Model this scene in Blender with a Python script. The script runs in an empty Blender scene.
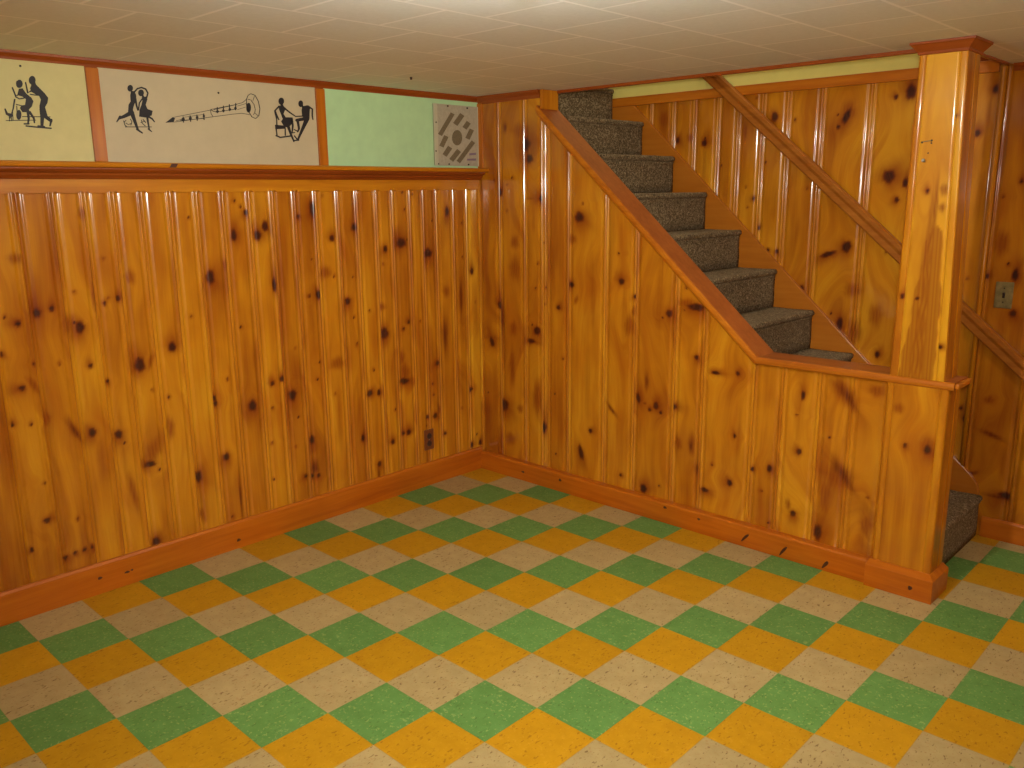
import bpy, bmesh, math, random
import numpy as np
from mathutils import Vector, Matrix

# ------------------------------------------------------------------ camera, world, light, exposure
S = bpy.context.scene
COL = S.collection
cam_data = bpy.data.cameras.new('camera')
cam = bpy.data.objects.new('camera', cam_data)
COL.objects.link(cam)
cam_data.sensor_fit = 'HORIZONTAL'
cam_data.sensor_width = 36.0
cam_data.lens = 36.0 * 852.2 / 1024.0
cam_data.clip_start = 0.05
CAM = Vector((3.411, -3.354, 1.564))
yaw, pit, rol = math.radians(133.671), math.radians(-12.69), math.radians(-0.626)
fw = Vector((math.cos(pit) * math.cos(yaw), math.cos(pit) * math.sin(yaw), math.sin(pit)))
rt0 = Vector((math.sin(yaw), -math.cos(yaw), 0))
up0 = rt0.cross(fw)
rt = rt0 * math.cos(rol) + up0 * math.sin(rol)
up = up0 * math.cos(rol) - rt0 * math.sin(rol)
cm = Matrix((rt, up, -fw)).transposed().to_4x4()
cm.translation = CAM
cam.matrix_world = cm
S.camera = cam

w = bpy.data.worlds.new('World')
S.world = w
w.use_nodes = True
w.node_tree.nodes['Background'].inputs[0].default_value = (1.0, 0.92, 0.74, 1)
w.node_tree.nodes['Background'].inputs[1].default_value = 0.9

S.view_settings.view_transform = 'Standard'
S.view_settings.look = 'None'
S.view_settings.gamma = 1.0
S.view_settings.use_curve_mapping = False
S.view_settings.exposure = 0.10

# the camera's own flash, just above the lens
fl = bpy.data.lights.new('camera_flash', 'SPOT')
fl.energy = 190
fl.color = (1.0, 0.98, 0.90)
fl.spot_size = math.radians(86)
fl.spot_blend = 1.0
fl.shadow_soft_size = 0.035
flo = bpy.data.objects.new('camera_flash', fl)
COL.objects.link(flo)
fm = cm.copy()
fm.translation = CAM + up * 0.07 + rt * 0.03
flo.matrix_world = fm
LAMP_C = (1.0, 0.97, 0.85)

T = 0.2286            # floor tile
ZC = 2.061            # ceiling height
YS = -0.022           # face of the stair wall
YB = 0.79             # face of the back wall
XO = 2.345            # end of the stairwell opening
random.seed(4)
rng = np.random.default_rng(11)

# ------------------------------------------------------------------ measured marks (metres along the wall, height)
LEFT_KNOTS = [[-2.161,1.079,0.018,0.0261,"k",0],[-1.617,1.227,0.0195,0.0339,"k",0],[-1.951,0.901,0.0224,0.0316,"k",0],[-1.811,0.955,0.0184,0.022,"k",0],[-2.007,1.175,0.0107,0.0131,"k",0],[-2.06,1.159,0.0058,0.0072,"k",0],[-2.304,1.149,0.0147,0.0182,"k",0],[-2.371,1.118,0.0122,0.0113,"k",0],[-2.252,1.161,0.0096,0.0124,"k",0],[-2.351,1.351,0.0253,0.0198,"h",0],[-1.495,1.397,0.0145,0.0289,"k",0],[-1.429,1.49,0.0118,0.0127,"k",0],[-2.387,0.881,0.0133,0.0104,"k",0],[-2.139,0.927,0.008,0.0102,"k",0],[-2.337,0.961,0.0042,0.0055,"k",0],[-2.069,1.586,0.0056,0.0069,"k",0],[-1.381,1.392,0.0182,0.0242,"k",0],[-2.438,1.014,0.006,0.0081,"k",0],[-1.953,1.253,0.0219,0.0304,"h",0],[-1.649,0.707,0.0114,0.0131,"k",0],[-2.082,0.856,0.0071,0.0089,"k",0],[-1.546,1.274,0.0115,0.0263,"h",0],[-2.189,1.089,0.031,0.0471,"h",0],[-2.097,1.187,0.0069,0.0713,"h",0],[-2.163,0.664,0.015,0.0211,"k",0],[-2.064,0.634,0.0157,0.019,"k",0],[-1.935,0.532,0.0333,0.0632,"h",-0.4],[-1.953,0.483,0.0255,0.0132,"k",0],[-1.853,0.616,0.0185,0.0531,"h",0],[-2.228,0.688,0.0157,0.061,"h",0.45],[-2.225,0.682,0.009,0.0488,"s",0.45],[-2.318,0.75,0.015,0.0297,"h",0],[-1.752,0.377,0.0181,0.0277,"k",0],[-1.616,0.434,0.0161,0.0187,"k",0],[-1.962,0.144,0.0195,0.0191,"k",0],[-2.034,0.389,0.0149,0.0918,"h",0.15],[-2.494,0.512,0.012,0.0152,"k",0],[-2.365,0.358,0.0151,0.011,"k",0],[-2.512,0.268,0.0081,0.0115,"k",0],[-2.43,0.257,0.0074,0.0103,"k",0],[-2.318,0.188,0.01,0.0101,"k",0],[-2.282,0.196,0.0079,0.0076,"k",0],[-2.246,0.2,0.0092,0.009,"k",0],[-2.216,0.201,0.0058,0.0077,"k",0],[-1.471,0.64,0.0214,0.0285,"k",0],[-2.435,0.75,0.0061,0.0083,"k",0],[-1.644,0.684,0.0114,0.0132,"k",0],[-1.565,0.233,0.006,0.102,"s",0],[-1.093,1.5,0.0201,0.0392,"k",0],[-1.342,1.429,0.0184,0.0243,"k",0],[-1.381,1.392,0.0182,0.0188,"k",0],[-0.996,1.362,0.0157,0.0156,"k",0],[-0.866,1.408,0.0201,0.0194,"k",0],[-0.582,1.32,0.0343,0.028,"k",0],[-0.683,1.294,0.0137,0.0184,"k",0],[-0.404,1.258,0.0301,0.0258,"k",0],[-1.087,1.105,0.0172,0.0233,"k",0],[-1.317,1.169,0.011,0.0348,"k",0],[-0.925,1.057,0.0164,0.0196,"k",0],[-0.712,0.873,0.0277,0.0318,"k",0],[-0.591,0.651,0.0333,0.0579,"h",0],[-0.599,0.611,0.025,0.0133,"k",0],[-1.262,0.654,0.0215,0.0236,"k",0],[-1.363,0.724,0.0111,0.0121,"k",0],[-1.311,0.737,0.0129,0.0139,"k",0],[-0.264,1.467,0.0156,0.0291,"k",0],[-0.091,1.142,0.0119,0.0205,"k",0],[-0.817,0.583,0.0155,0.0154,"k",0],[-0.763,0.573,0.0138,0.0136,"k",0],[-0.362,0.666,0.0157,0.0144,"k",0],[-0.551,0.913,0.0104,0.0098,"k",0],[-0.586,0.881,0.0083,0.0078,"k",0],[0.046,0.714,0.0557,0.0217,"h",0],[-1.17,1.467,0.0098,0.01,"k",0],[-1.138,1.103,0.0067,0.0069,"k",0],[-1.004,0.764,0.045,0.0306,"h",0],[-0.178,1.004,0.014,0.1025,"s",0],[-0.3,0.812,0.0181,0.1024,"s",0],[-0.122,0.477,0.0146,0.013,"k",0],[-1.045,1.204,0.0347,0.0291,"h",0],[-1.468,0.637,0.0187,0.0255,"k",0],[-1.264,0.651,0.0215,0.0288,"k",0],[-0.876,0.359,0.0125,0.0211,"k",0],[-1.173,0.415,0.0155,0.025,"k",0],[-1.169,0.37,0.0169,0.0276,"h",0],[-1.169,0.274,0.0255,0.038,"s",0],[-1.221,0.244,0.0111,0.0101,"k",0],[-1.186,0.235,0.0127,0.0114,"k",0],[-1.15,0.23,0.0114,0.0102,"k",0],[-0.781,0.198,0.013,0.0163,"k",0],[-0.787,0.145,0.0081,0.0546,"s",0],[-0.687,0.297,0.0134,0.0137,"k",0],[-0.614,0.326,0.0137,0.011,"k",0],[-0.58,0.326,0.0173,0.0166,"k",0],[-0.444,0.382,0.0108,0.0101,"k",0],[-0.389,0.379,0.0165,0.0171,"k",0],[-0.824,0.578,0.0142,0.0141,"k",0],[-0.763,0.58,0.0112,0.0111,"k",0],[-0.592,0.604,0.0339,0.0135,"k",0],[-0.319,0.263,0.0094,0.0087,"k",0],[-0.117,0.151,0.0121,0.0181,"k",0],[-0.052,0.152,0.0123,0.0183,"k",0],[0.001,0.369,0.0247,0.0452,"h",0],[-0.108,0.479,0.0099,0.0088,"k",0]]
STAIR_KNOTS = [[0.338,1.802,0.0424,0.0401,"k",0],[0.32,1.869,0.0709,0.0416,"h",0],[0.37,1.73,0.0281,0.0234,"k",0],[0.354,1.784,0.0704,0.0835,"h",0],[0.702,1.44,0.03,0.0275,"k",0],[0.659,1.332,0.0262,0.0233,"h",0],[0.262,1.16,0.0448,0.0631,"h",0],[0.264,1.303,0.0297,0.0355,"h",0],[0.45,1.53,0.0208,0.0203,"k",0],[0.375,1.531,0.0331,0.0085,"h",0],[0.156,1.566,0.0151,0.0246,"k",0],[0.199,1.893,0.0122,0.0237,"s",0],[0.654,1.104,0.0177,0.0164,"k",0],[0.567,0.981,0.0137,0.0126,"k",0],[0.965,1.14,0.018,0.0175,"k",0],[1.02,0.933,0.0278,0.0491,"h",0],[1.238,1.009,0.0183,0.0188,"k",0],[1.38,1.05,0.0487,0.0183,"k",0],[1.335,1.064,0.0601,0.0214,"h",0],[0.418,0.846,0.0241,0.0218,"k",0],[0.144,0.959,0.0208,0.0224,"k",0],[0.074,0.773,0.0536,0.0192,"h",0],[1.046,1.073,0.0098,0.0096,"k",0],[0.156,0.895,0.0208,0.1127,"s",0],[0.079,0.756,0.0346,0.0444,"h",0.4],[0.079,0.747,0.0173,0.032,"k",0.4],[0.416,0.844,0.0223,0.0252,"k",0],[0.363,0.779,0.0454,0.0238,"h",0],[0.375,0.784,0.0317,0.0119,"k",0],[0.17,0.398,0.0343,0.0363,"k",0],[0.036,0.324,0.0306,0.1117,"h",0],[0.215,0.21,0.0341,0.0367,"h",0],[0.29,0.395,0.0236,0.025,"h",0],[0.462,0.319,0.0225,0.0351,"k",0],[0.234,0.625,0.019,0.1056,"h",0],[0.917,0.498,0.0097,0.0418,"s",0.8],[1.08,0.591,0.0219,0.0434,"h",0],[1.076,0.582,0.0146,0.028,"k",0.3],[1.18,0.56,0.0159,0.0214,"k",0],[1.276,0.572,0.0205,0.015,"k",0],[1.145,0.535,0.009,0.0093,"k",0],[1.208,0.53,0.0088,0.0092,"k",0],[1.123,0.667,0.0108,0.0458,"s",0],[0.723,0.232,0.0167,0.0442,"k",0.3],[0.784,0.362,0.0122,0.012,"k",0],[1.12,0.129,0.0222,0.0258,"k",0],[1.384,0.407,0.0183,0.0526,"h",0],[1.38,0.399,0.01,0.0301,"s",0],[1.414,0.292,0.0099,0.0303,"s",0],[1.392,0.822,0.0113,0.0121,"k",0],[1.491,0.764,0.022,0.0085,"k",0],[1.603,0.776,0.0075,0.0125,"k",0],[1.601,0.491,0.0061,0.0115,"k",0],[1.586,0.27,0.0125,0.0141,"k",0],[1.694,0.354,0.0075,0.0086,"k",0],[1.775,0.375,0.0116,0.0183,"k",0],[0.98,0.167,0.0077,0.0079,"k",0],[0.418,0.477,0.0317,0.1043,"h",0],[1.46,0.203,0.0229,0.0121,"k",0],[1.007,0.927,0.0257,0.0531,"h",0],[1.905,0.728,0.0131,0.0344,"h",0],[1.906,0.726,0.0087,0.0229,"k",0],[1.904,0.48,0.0118,0.0147,"k",0],[1.895,0.2,0.0136,0.0152,"k",0],[1.588,0.266,0.0135,0.0153,"k",0],[1.776,0.38,0.0125,0.0152,"k",0],[1.695,0.359,0.0065,0.0074,"k",0],[2.086,0.754,0.0813,0.0221,"s",-0.9],[2.078,0.76,0.0815,0.0386,"h",-0.9],[2.09,0.427,0.0829,0.0229,"s",-0.9],[2.07,0.408,0.0767,0.0575,"h",0],[2.203,0.79,0.0322,0.0241,"h",0],[2.205,0.23,0.0267,0.05,"h",0],[2.009,0.146,0.0203,0.0374,"k",0],[2.026,0.317,0.0257,0.0879,"h",0],[1.495,0.765,0.0204,0.0077,"k",0],[1.6,0.777,0.0082,0.009,"k",0],[1.602,0.492,0.0066,0.0075,"k",0]]
PED_KNOTS = [[2.416,0.598,0.0143,0.0196,"k",0],[2.415,0.611,0.0262,0.0366,"h",0],[2.334,0.599,0.0062,0.008,"k",0]]
BACK_KNOTS = [[0.426,1.981,0.0343,0.0135,"k",0],[0.73,1.831,0.0127,0.0183,"k",0],[0.898,1.81,0.0181,0.0205,"k",0],[1.204,1.518,0.0084,0.0113,"k",0],[1.096,1.544,0.0058,0.0061,"k",0],[0.635,1.947,0.0356,0.0525,"h",0],[1.296,1.918,0.0187,0.0262,"k",0],[1.24,1.368,0.0084,0.0091,"k",0],[1.136,1.855,0.014,0.0491,"h",0],[1.298,1.257,0.0098,0.0108,"k",0],[1.347,1.253,0.0096,0.0107,"k",0],[1.618,1.249,0.0443,0.0128,"k",0.35],[1.71,1.291,0.0229,0.028,"k",0],[1.494,1.073,0.0124,0.0148,"k",0],[1.702,0.911,0.0175,0.0378,"k",0],[1.754,1.081,0.0399,0.0355,"h",0],[1.771,0.874,0.0401,0.0692,"h",0],[1.896,0.779,0.0124,0.0171,"k",0],[1.876,0.97,0.0358,0.0562,"h",0],[1.71,0.897,0.0321,0.0727,"h",0],[1.947,1.984,0.0248,0.0369,"k",0],[1.883,1.966,0.0092,0.0109,"k",0],[1.661,1.896,0.0175,0.0403,"k",-0.4],[1.881,1.616,0.0307,0.0329,"k",0],[1.957,1.586,0.0138,0.0232,"k",0],[1.925,1.51,0.0105,0.0127,"k",0],[1.669,1.919,0.0374,0.0472,"h",0],[1.887,1.616,0.0647,0.0469,"h",0],[1.625,1.851,0.0101,0.0115,"k",0],[2.291,1.965,0.012,0.019,"k",0],[2.239,1.791,0.0124,0.0156,"k",0],[2.43,1.584,0.0078,0.0102,"k",0],[2.448,1.195,0.0138,0.031,"k",0],[2.457,1.03,0.0149,0.0168,"k",0],[2.341,1.183,0.0082,0.0108,"k",0],[1.896,0.781,0.0123,0.0177,"k",0],[1.708,0.915,0.0182,0.0361,"h",0],[1.705,1.285,0.0229,0.0274,"k",0],[2.402,0.636,0.0208,0.0165,"h",0],[2.383,1.325,0.0301,0.0552,"h",0],[2.313,0.533,0.013,0.0186,"k",0],[2.29,0.579,0.0072,0.0096,"k",0],[2.321,0.364,0.0095,0.0162,"k",0],[2.514,0.212,0.0314,0.0185,"k",0],[2.365,0.284,0.0307,0.0094,"s",0.4],[2.481,0.201,0.0569,0.0093,"s",0],[2.428,0.48,0.0456,0.0105,"s",-0.3]]
POST_KNOTS = [[2.33,1.551,0.0071,0.0088,"k",0],[2.385,1.557,0.0156,0.0226,"h",0],[2.4,1.804,0.0076,0.0035,"k",0],[2.384,1.494,0.0139,0.0164,"h",0],[2.329,1.164,0.0073,0.0077,"k",0],[2.276,1.169,0.0075,0.0087,"k",0],[2.425,0.994,0.0089,0.0086,"k",0]]
LINDY = [[[-2.2276,1.9641],[-2.2107,1.9637],[-2.2086,1.9534],[-2.1965,1.9403],[-2.1829,1.9254],[-2.1735,1.9111],[-2.178,1.8937],[-2.1887,1.8771],[-2.192,1.8644],[-2.2077,1.8635],[-2.2062,1.8813],[-2.1987,1.9031],[-2.203,1.9151],[-2.216,1.9213],[-2.2271,1.9275],[-2.2296,1.9396],[-2.2242,1.9505]],[[-2.2664,1.9351],[-2.2544,1.9377],[-2.2447,1.921],[-2.2295,1.9081],[-2.2242,1.8961],[-2.2315,1.878],[-2.2431,1.8668],[-2.2408,1.8581],[-2.2645,1.8568],[-2.2712,1.8704],[-2.265,1.8795],[-2.253,1.882],[-2.2478,1.9016],[-2.2579,1.9096],[-2.274,1.9137]],[[-2.2738,1.9553],[-2.2698,1.9608],[-2.2593,1.965],[-2.2635,1.9578]],[[-2.2081,1.9681],[-2.2101,1.9616],[-2.2138,1.9562],[-2.2187,1.953],[-2.2237,1.9526],[-2.2279,1.9551],[-2.2304,1.96],[-2.2307,1.9663],[-2.2288,1.9728],[-2.225,1.9782],[-2.2202,1.9814],[-2.2152,1.9819],[-2.211,1.9794],[-2.2085,1.9745]],[[-2.2519,1.9525],[-2.2537,1.9463],[-2.2573,1.9412],[-2.262,1.9382],[-2.2667,1.9378],[-2.2707,1.9402],[-2.273,1.9448],[-2.2733,1.9508],[-2.2715,1.9569],[-2.2679,1.962],[-2.2633,1.9651],[-2.2585,1.9655],[-2.2546,1.9631],[-2.2522,1.9585]],[[-2.269,1.8478],[-2.2707,1.8404],[-2.2738,1.8343],[-2.2776,1.8309],[-2.2813,1.8307],[-2.2843,1.8338],[-2.2859,1.8396],[-2.2858,1.8468],[-2.284,1.8542],[-2.281,1.8602],[-2.2772,1.8637],[-2.2735,1.8639],[-2.2705,1.8608],[-2.2689,1.8551]],[[-2.2277,1.9341],[-2.2368,1.926],[-2.2418,1.9224],[-2.2255,1.928]],[[-2.2368,1.926],[-2.2396,1.9584],[-2.2441,1.9572],[-2.2418,1.9224]],[[-2.2232,1.9313],[-2.2245,1.9287],[-2.2271,1.9275],[-2.2294,1.9284],[-2.23,1.9308],[-2.2287,1.9334],[-2.2262,1.9346],[-2.2239,1.9337]],[[-2.2365,1.9244],[-2.2376,1.9223],[-2.2397,1.9213],[-2.2415,1.922],[-2.2421,1.924],[-2.241,1.9261],[-2.2389,1.9271],[-2.2371,1.9264]],[[-2.2396,1.958],[-2.2405,1.9563],[-2.2421,1.9555],[-2.2436,1.956],[-2.244,1.9576],[-2.2432,1.9593],[-2.2416,1.9601],[-2.2401,1.9595]],[[-2.2321,1.9172],[-2.2186,1.9157],[-2.2177,1.9196],[-2.2309,1.9211]],[[-2.2186,1.9157],[-2.2014,1.9158],[-2.2007,1.9197],[-2.2177,1.9196]],[[-2.2296,1.9193],[-2.2303,1.9179],[-2.2317,1.9172],[-2.233,1.9177],[-2.2334,1.919],[-2.2327,1.9204],[-2.2313,1.9211],[-2.23,1.9206]],[[-2.2162,1.9177],[-2.2169,1.9163],[-2.2184,1.9157],[-2.2196,1.9161],[-2.22,1.9175],[-2.2193,1.9189],[-2.2179,1.9196],[-2.2166,1.9191]],[[-2.1991,1.9179],[-2.1998,1.9165],[-2.2012,1.9158],[-2.2025,1.9163],[-2.2029,1.9176],[-2.2022,1.919],[-2.2008,1.9197],[-2.1995,1.9192]],[[-2.2075,1.8701],[-2.2079,1.8421],[-2.1953,1.8429],[-2.1921,1.872]],[[-2.2079,1.8421],[-2.211,1.8137],[-2.2013,1.8137],[-2.1953,1.8429]],[[-2.1922,1.8715],[-2.1951,1.8658],[-2.2008,1.8632],[-2.2059,1.8652],[-2.2075,1.8706],[-2.2046,1.8763],[-2.1989,1.8789],[-2.1938,1.877]],[[-2.1953,1.8428],[-2.1977,1.8381],[-2.2024,1.836],[-2.2066,1.8377],[-2.2079,1.8422],[-2.2055,1.8468],[-2.2008,1.849],[-2.1966,1.8473]],[[-2.2013,1.8139],[-2.2032,1.8103],[-2.2068,1.8086],[-2.21,1.81],[-2.211,1.8135],[-2.2092,1.8171],[-2.2056,1.8187],[-2.2023,1.8174]],[[-2.2198,1.8092],[-2.1993,1.8076],[-2.1979,1.8133],[-2.2185,1.8149]],[[-2.2164,1.8122],[-2.2174,1.8101],[-2.2195,1.8092],[-2.2213,1.8099],[-2.2219,1.8119],[-2.2208,1.814],[-2.2188,1.8149],[-2.2169,1.8141]],[[-2.1958,1.8106],[-2.1969,1.8085],[-2.1989,1.8076],[-2.2008,1.8083],[-2.2014,1.8103],[-2.2003,1.8124],[-2.1982,1.8133],[-2.1964,1.8126]],[[-2.2038,1.8717],[-2.1951,1.8411],[-2.1833,1.8488],[-2.188,1.8781]],[[-2.1951,1.8411],[-2.1769,1.8273],[-2.1698,1.8355],[-2.1833,1.8488]],[[-2.1879,1.8753],[-2.191,1.8694],[-2.1969,1.8666],[-2.2023,1.8687],[-2.2039,1.8744],[-2.2009,1.8803],[-2.1949,1.8831],[-2.1896,1.881]],[[-2.1827,1.8453],[-2.1852,1.8405],[-2.19,1.8383],[-2.1943,1.84],[-2.1956,1.8446],[-2.1932,1.8494],[-2.1884,1.8516],[-2.184,1.8499]],[[-2.1684,1.8316],[-2.1703,1.828],[-2.174,1.8263],[-2.1773,1.8276],[-2.1783,1.8311],[-2.1764,1.8348],[-2.1728,1.8364],[-2.1695,1.8351]],[[-2.1763,1.8358],[-2.1812,1.8154],[-2.1765,1.8145],[-2.1682,1.8343]],[[-2.168,1.8353],[-2.1696,1.8321],[-2.1728,1.8307],[-2.1756,1.8318],[-2.1765,1.8348],[-2.1749,1.838],[-2.1717,1.8394],[-2.1689,1.8383]],[[-2.1764,1.815],[-2.1773,1.8132],[-2.1792,1.8124],[-2.1808,1.8131],[-2.1813,1.8148],[-2.1804,1.8166],[-2.1786,1.8175],[-2.1769,1.8168]],[[-2.2591,1.8081],[-2.2287,1.8059],[-2.2276,1.8109],[-2.2579,1.8131]],[[-2.2287,1.8059],[-2.177,1.8035],[-2.1759,1.8086],[-2.2276,1.8109]],[[-2.2561,1.8107],[-2.257,1.8089],[-2.2588,1.8081],[-2.2604,1.8088],[-2.2609,1.8105],[-2.26,1.8123],[-2.2582,1.8131],[-2.2566,1.8124]],[[-2.2257,1.8085],[-2.2267,1.8067],[-2.2285,1.8059],[-2.2301,1.8066],[-2.2306,1.8083],[-2.2296,1.8101],[-2.2279,1.8109],[-2.2262,1.8103]],[[-2.174,1.8061],[-2.1749,1.8043],[-2.1768,1.8035],[-2.1784,1.8042],[-2.1789,1.8059],[-2.178,1.8077],[-2.1761,1.8086],[-2.1745,1.8079]],[[-2.2662,1.9205],[-2.2775,1.9122],[-2.2815,1.9076],[-2.2642,1.9151]],[[-2.2775,1.9122],[-2.2843,1.9381],[-2.2889,1.936],[-2.2815,1.9076]],[[-2.2622,1.918],[-2.2634,1.9157],[-2.2656,1.9147],[-2.2676,1.9154],[-2.2682,1.9176],[-2.2671,1.9199],[-2.2648,1.921],[-2.2628,1.9202]],[[-2.2768,1.9101],[-2.2778,1.908],[-2.2798,1.9071],[-2.2816,1.9078],[-2.2822,1.9097],[-2.2811,1.9117],[-2.2791,1.9127],[-2.2774,1.912]],[[-2.2843,1.9372],[-2.2852,1.9354],[-2.2869,1.9346],[-2.2885,1.9352],[-2.2889,1.9369],[-2.288,1.9386],[-2.2863,1.9395],[-2.2848,1.9389]],[[-2.2535,1.9068],[-2.2684,1.9033],[-2.2695,1.8991],[-2.2534,1.9026]],[[-2.2684,1.9033],[-2.2786,1.9093],[-2.281,1.9055],[-2.2695,1.8991]],[[-2.2515,1.9048],[-2.2522,1.9033],[-2.2538,1.9026],[-2.2551,1.9031],[-2.2555,1.9046],[-2.2547,1.9061],[-2.2532,1.9068],[-2.2519,1.9063]],[[-2.2669,1.9013],[-2.2677,1.8998],[-2.2692,1.8991],[-2.2706,1.8996],[-2.271,1.9011],[-2.2702,1.9026],[-2.2687,1.9033],[-2.2674,1.9028]],[[-2.2778,1.9076],[-2.2786,1.906],[-2.2801,1.9053],[-2.2814,1.9059],[-2.2818,1.9073],[-2.281,1.9088],[-2.2795,1.9095],[-2.2782,1.909]],[[-2.2515,1.8639],[-2.2506,1.8363],[-2.2431,1.8369],[-2.2419,1.8657]],[[-2.2506,1.8363],[-2.2541,1.8182],[-2.2488,1.8177],[-2.2431,1.8369]],[[-2.2419,1.8651],[-2.2438,1.8615],[-2.2473,1.8598],[-2.2505,1.8611],[-2.2514,1.8645],[-2.2496,1.8681],[-2.2461,1.8698],[-2.2429,1.8685]],[[-2.2431,1.8368],[-2.2445,1.834],[-2.2473,1.8327],[-2.2498,1.8337],[-2.2506,1.8364],[-2.2491,1.8392],[-2.2463,1.8405],[-2.2438,1.8395]],[[-2.2488,1.8181],[-2.2498,1.8161],[-2.2518,1.8151],[-2.2537,1.8159],[-2.2542,1.8179],[-2.2532,1.8199],[-2.2511,1.8208],[-2.2493,1.8201]],[[-2.264,1.8149],[-2.2484,1.8157],[-2.2478,1.8206],[-2.2634,1.8199]],[[-2.2613,1.8175],[-2.2623,1.8157],[-2.264,1.8149],[-2.2656,1.8156],[-2.2661,1.8173],[-2.2652,1.8191],[-2.2634,1.8199],[-2.2618,1.8193]],[[-2.2457,1.8183],[-2.2466,1.8165],[-2.2484,1.8157],[-2.25,1.8163],[-2.2505,1.818],[-2.2496,1.8198],[-2.2478,1.8206],[-2.2462,1.82]],[[-2.2445,1.8556],[-2.2329,1.8359],[-2.2266,1.839],[-2.2371,1.8607]],[[-2.2329,1.8359],[-2.2322,1.8229],[-2.2273,1.8237],[-2.2266,1.839]],[[-2.2367,1.8583],[-2.2382,1.8553],[-2.2413,1.8538],[-2.244,1.8549],[-2.2448,1.8579],[-2.2433,1.861],[-2.2402,1.8624],[-2.2375,1.8613]],[[-2.2264,1.8376],[-2.2277,1.8352],[-2.2301,1.8341],[-2.2323,1.835],[-2.233,1.8373],[-2.2317,1.8398],[-2.2293,1.8409],[-2.2271,1.84]],[[-2.2273,1.8234],[-2.2283,1.8216],[-2.2301,1.8208],[-2.2317,1.8214],[-2.2322,1.8232],[-2.2312,1.825],[-2.2294,1.8258],[-2.2278,1.8251]],[[-2.3211,1.8631],[-2.3185,1.8457],[-2.312,1.8518],[-2.3166,1.8651]],[[-2.3185,1.8457],[-2.3053,1.8385],[-2.3,1.8499],[-2.312,1.8518]],[[-2.3165,1.8642],[-2.3174,1.8625],[-2.3191,1.8617],[-2.3207,1.8623],[-2.3211,1.864],[-2.3202,1.8657],[-2.3185,1.8665],[-2.317,1.8659]],[[-2.3113,1.8489],[-2.3128,1.8459],[-2.3158,1.8445],[-2.3184,1.8456],[-2.3192,1.8485],[-2.3176,1.8515],[-2.3147,1.8529],[-2.312,1.8518]],[[-2.297,1.8445],[-2.2992,1.8402],[-2.3034,1.8382],[-2.3072,1.8398],[-2.3083,1.8439],[-2.3061,1.8482],[-2.3019,1.8502],[-2.2981,1.8486]],[[-2.3099,1.8402],[-2.3107,1.8235],[-2.3084,1.8238],[-2.3076,1.8406]],[[-2.3033,1.8406],[-2.3039,1.8248],[-2.3016,1.8252],[-2.3009,1.8409]],[[-2.2869,1.8984],[-2.2954,1.8659],[-2.2913,1.8652],[-2.2817,1.8978]],[[-2.2954,1.8659],[-2.301,1.8518],[-2.2979,1.8509],[-2.2913,1.8652]],[[-2.2816,1.8983],[-2.2826,1.8963],[-2.2846,1.8953],[-2.2864,1.896],[-2.2869,1.8979],[-2.2859,1.9],[-2.2839,1.9009],[-2.2821,1.9002]],[[-2.2912,1.8657],[-2.292,1.8641],[-2.2936,1.8633],[-2.2951,1.8639],[-2.2955,1.8655],[-2.2947,1.8671],[-2.2931,1.8679],[-2.2916,1.8673]],[[-2.2978,1.8514],[-2.2984,1.8502],[-2.2997,1.8496],[-2.3008,1.85],[-2.3011,1.8512],[-2.3005,1.8525],[-2.2992,1.8531],[-2.2981,1.8526]],[[-2.2819,1.8804],[-2.2624,1.8764],[-2.2613,1.8795],[-2.2808,1.8835]],[[-2.2798,1.8821],[-2.2804,1.8809],[-2.2815,1.8804],[-2.2826,1.8808],[-2.2829,1.8819],[-2.2823,1.883],[-2.2812,1.8836],[-2.2801,1.8832]],[[-2.2603,1.878],[-2.2609,1.8769],[-2.2621,1.8764],[-2.2631,1.8768],[-2.2634,1.8778],[-2.2628,1.879],[-2.2617,1.8795],[-2.2606,1.8791]],[[-2.3215,1.8246],[-2.2237,1.8309],[-2.2234,1.8334],[-2.3213,1.8271]],[[-2.2666,1.8405],[-2.1753,1.8442],[-2.175,1.8471],[-2.2662,1.8433]],[[-2.265,1.842],[-2.2655,1.841],[-2.2665,1.8405],[-2.2674,1.8409],[-2.2677,1.8419],[-2.2672,1.8429],[-2.2662,1.8433],[-2.2653,1.843]],[[-2.1737,1.8457],[-2.1743,1.8447],[-2.1753,1.8442],[-2.1763,1.8446],[-2.1766,1.8456],[-2.176,1.8466],[-2.175,1.8471],[-2.174,1.8467]],[[-2.2971,1.8584],[-2.2994,1.8269],[-2.2971,1.8271],[-2.2947,1.8586]],[[-2.2817,1.8766],[-2.2836,1.8486],[-2.2809,1.8489],[-2.279,1.877]],[[-2.279,1.8769],[-2.2795,1.8759],[-2.2805,1.8754],[-2.2814,1.8758],[-2.2817,1.8767],[-2.2812,1.8777],[-2.2802,1.8782],[-2.2793,1.8779]],[[-2.2809,1.8489],[-2.2814,1.8478],[-2.2824,1.8474],[-2.2833,1.8477],[-2.2835,1.8487],[-2.283,1.8497],[-2.282,1.8502],[-2.2811,1.8498]],[[-2.3006,1.8517],[-2.3085,1.8339],[-2.3061,1.8331],[-2.2982,1.8509]],[[-2.2981,1.8514],[-2.2986,1.8504],[-2.2996,1.8499],[-2.3005,1.8503],[-2.3008,1.8513],[-2.3003,1.8523],[-2.2993,1.8527],[-2.2984,1.8524]],[[-2.306,1.8336],[-2.3065,1.8326],[-2.3075,1.8321],[-2.3084,1.8325],[-2.3086,1.8334],[-2.3081,1.8344],[-2.3071,1.8349],[-2.3062,1.8345]]]
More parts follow.
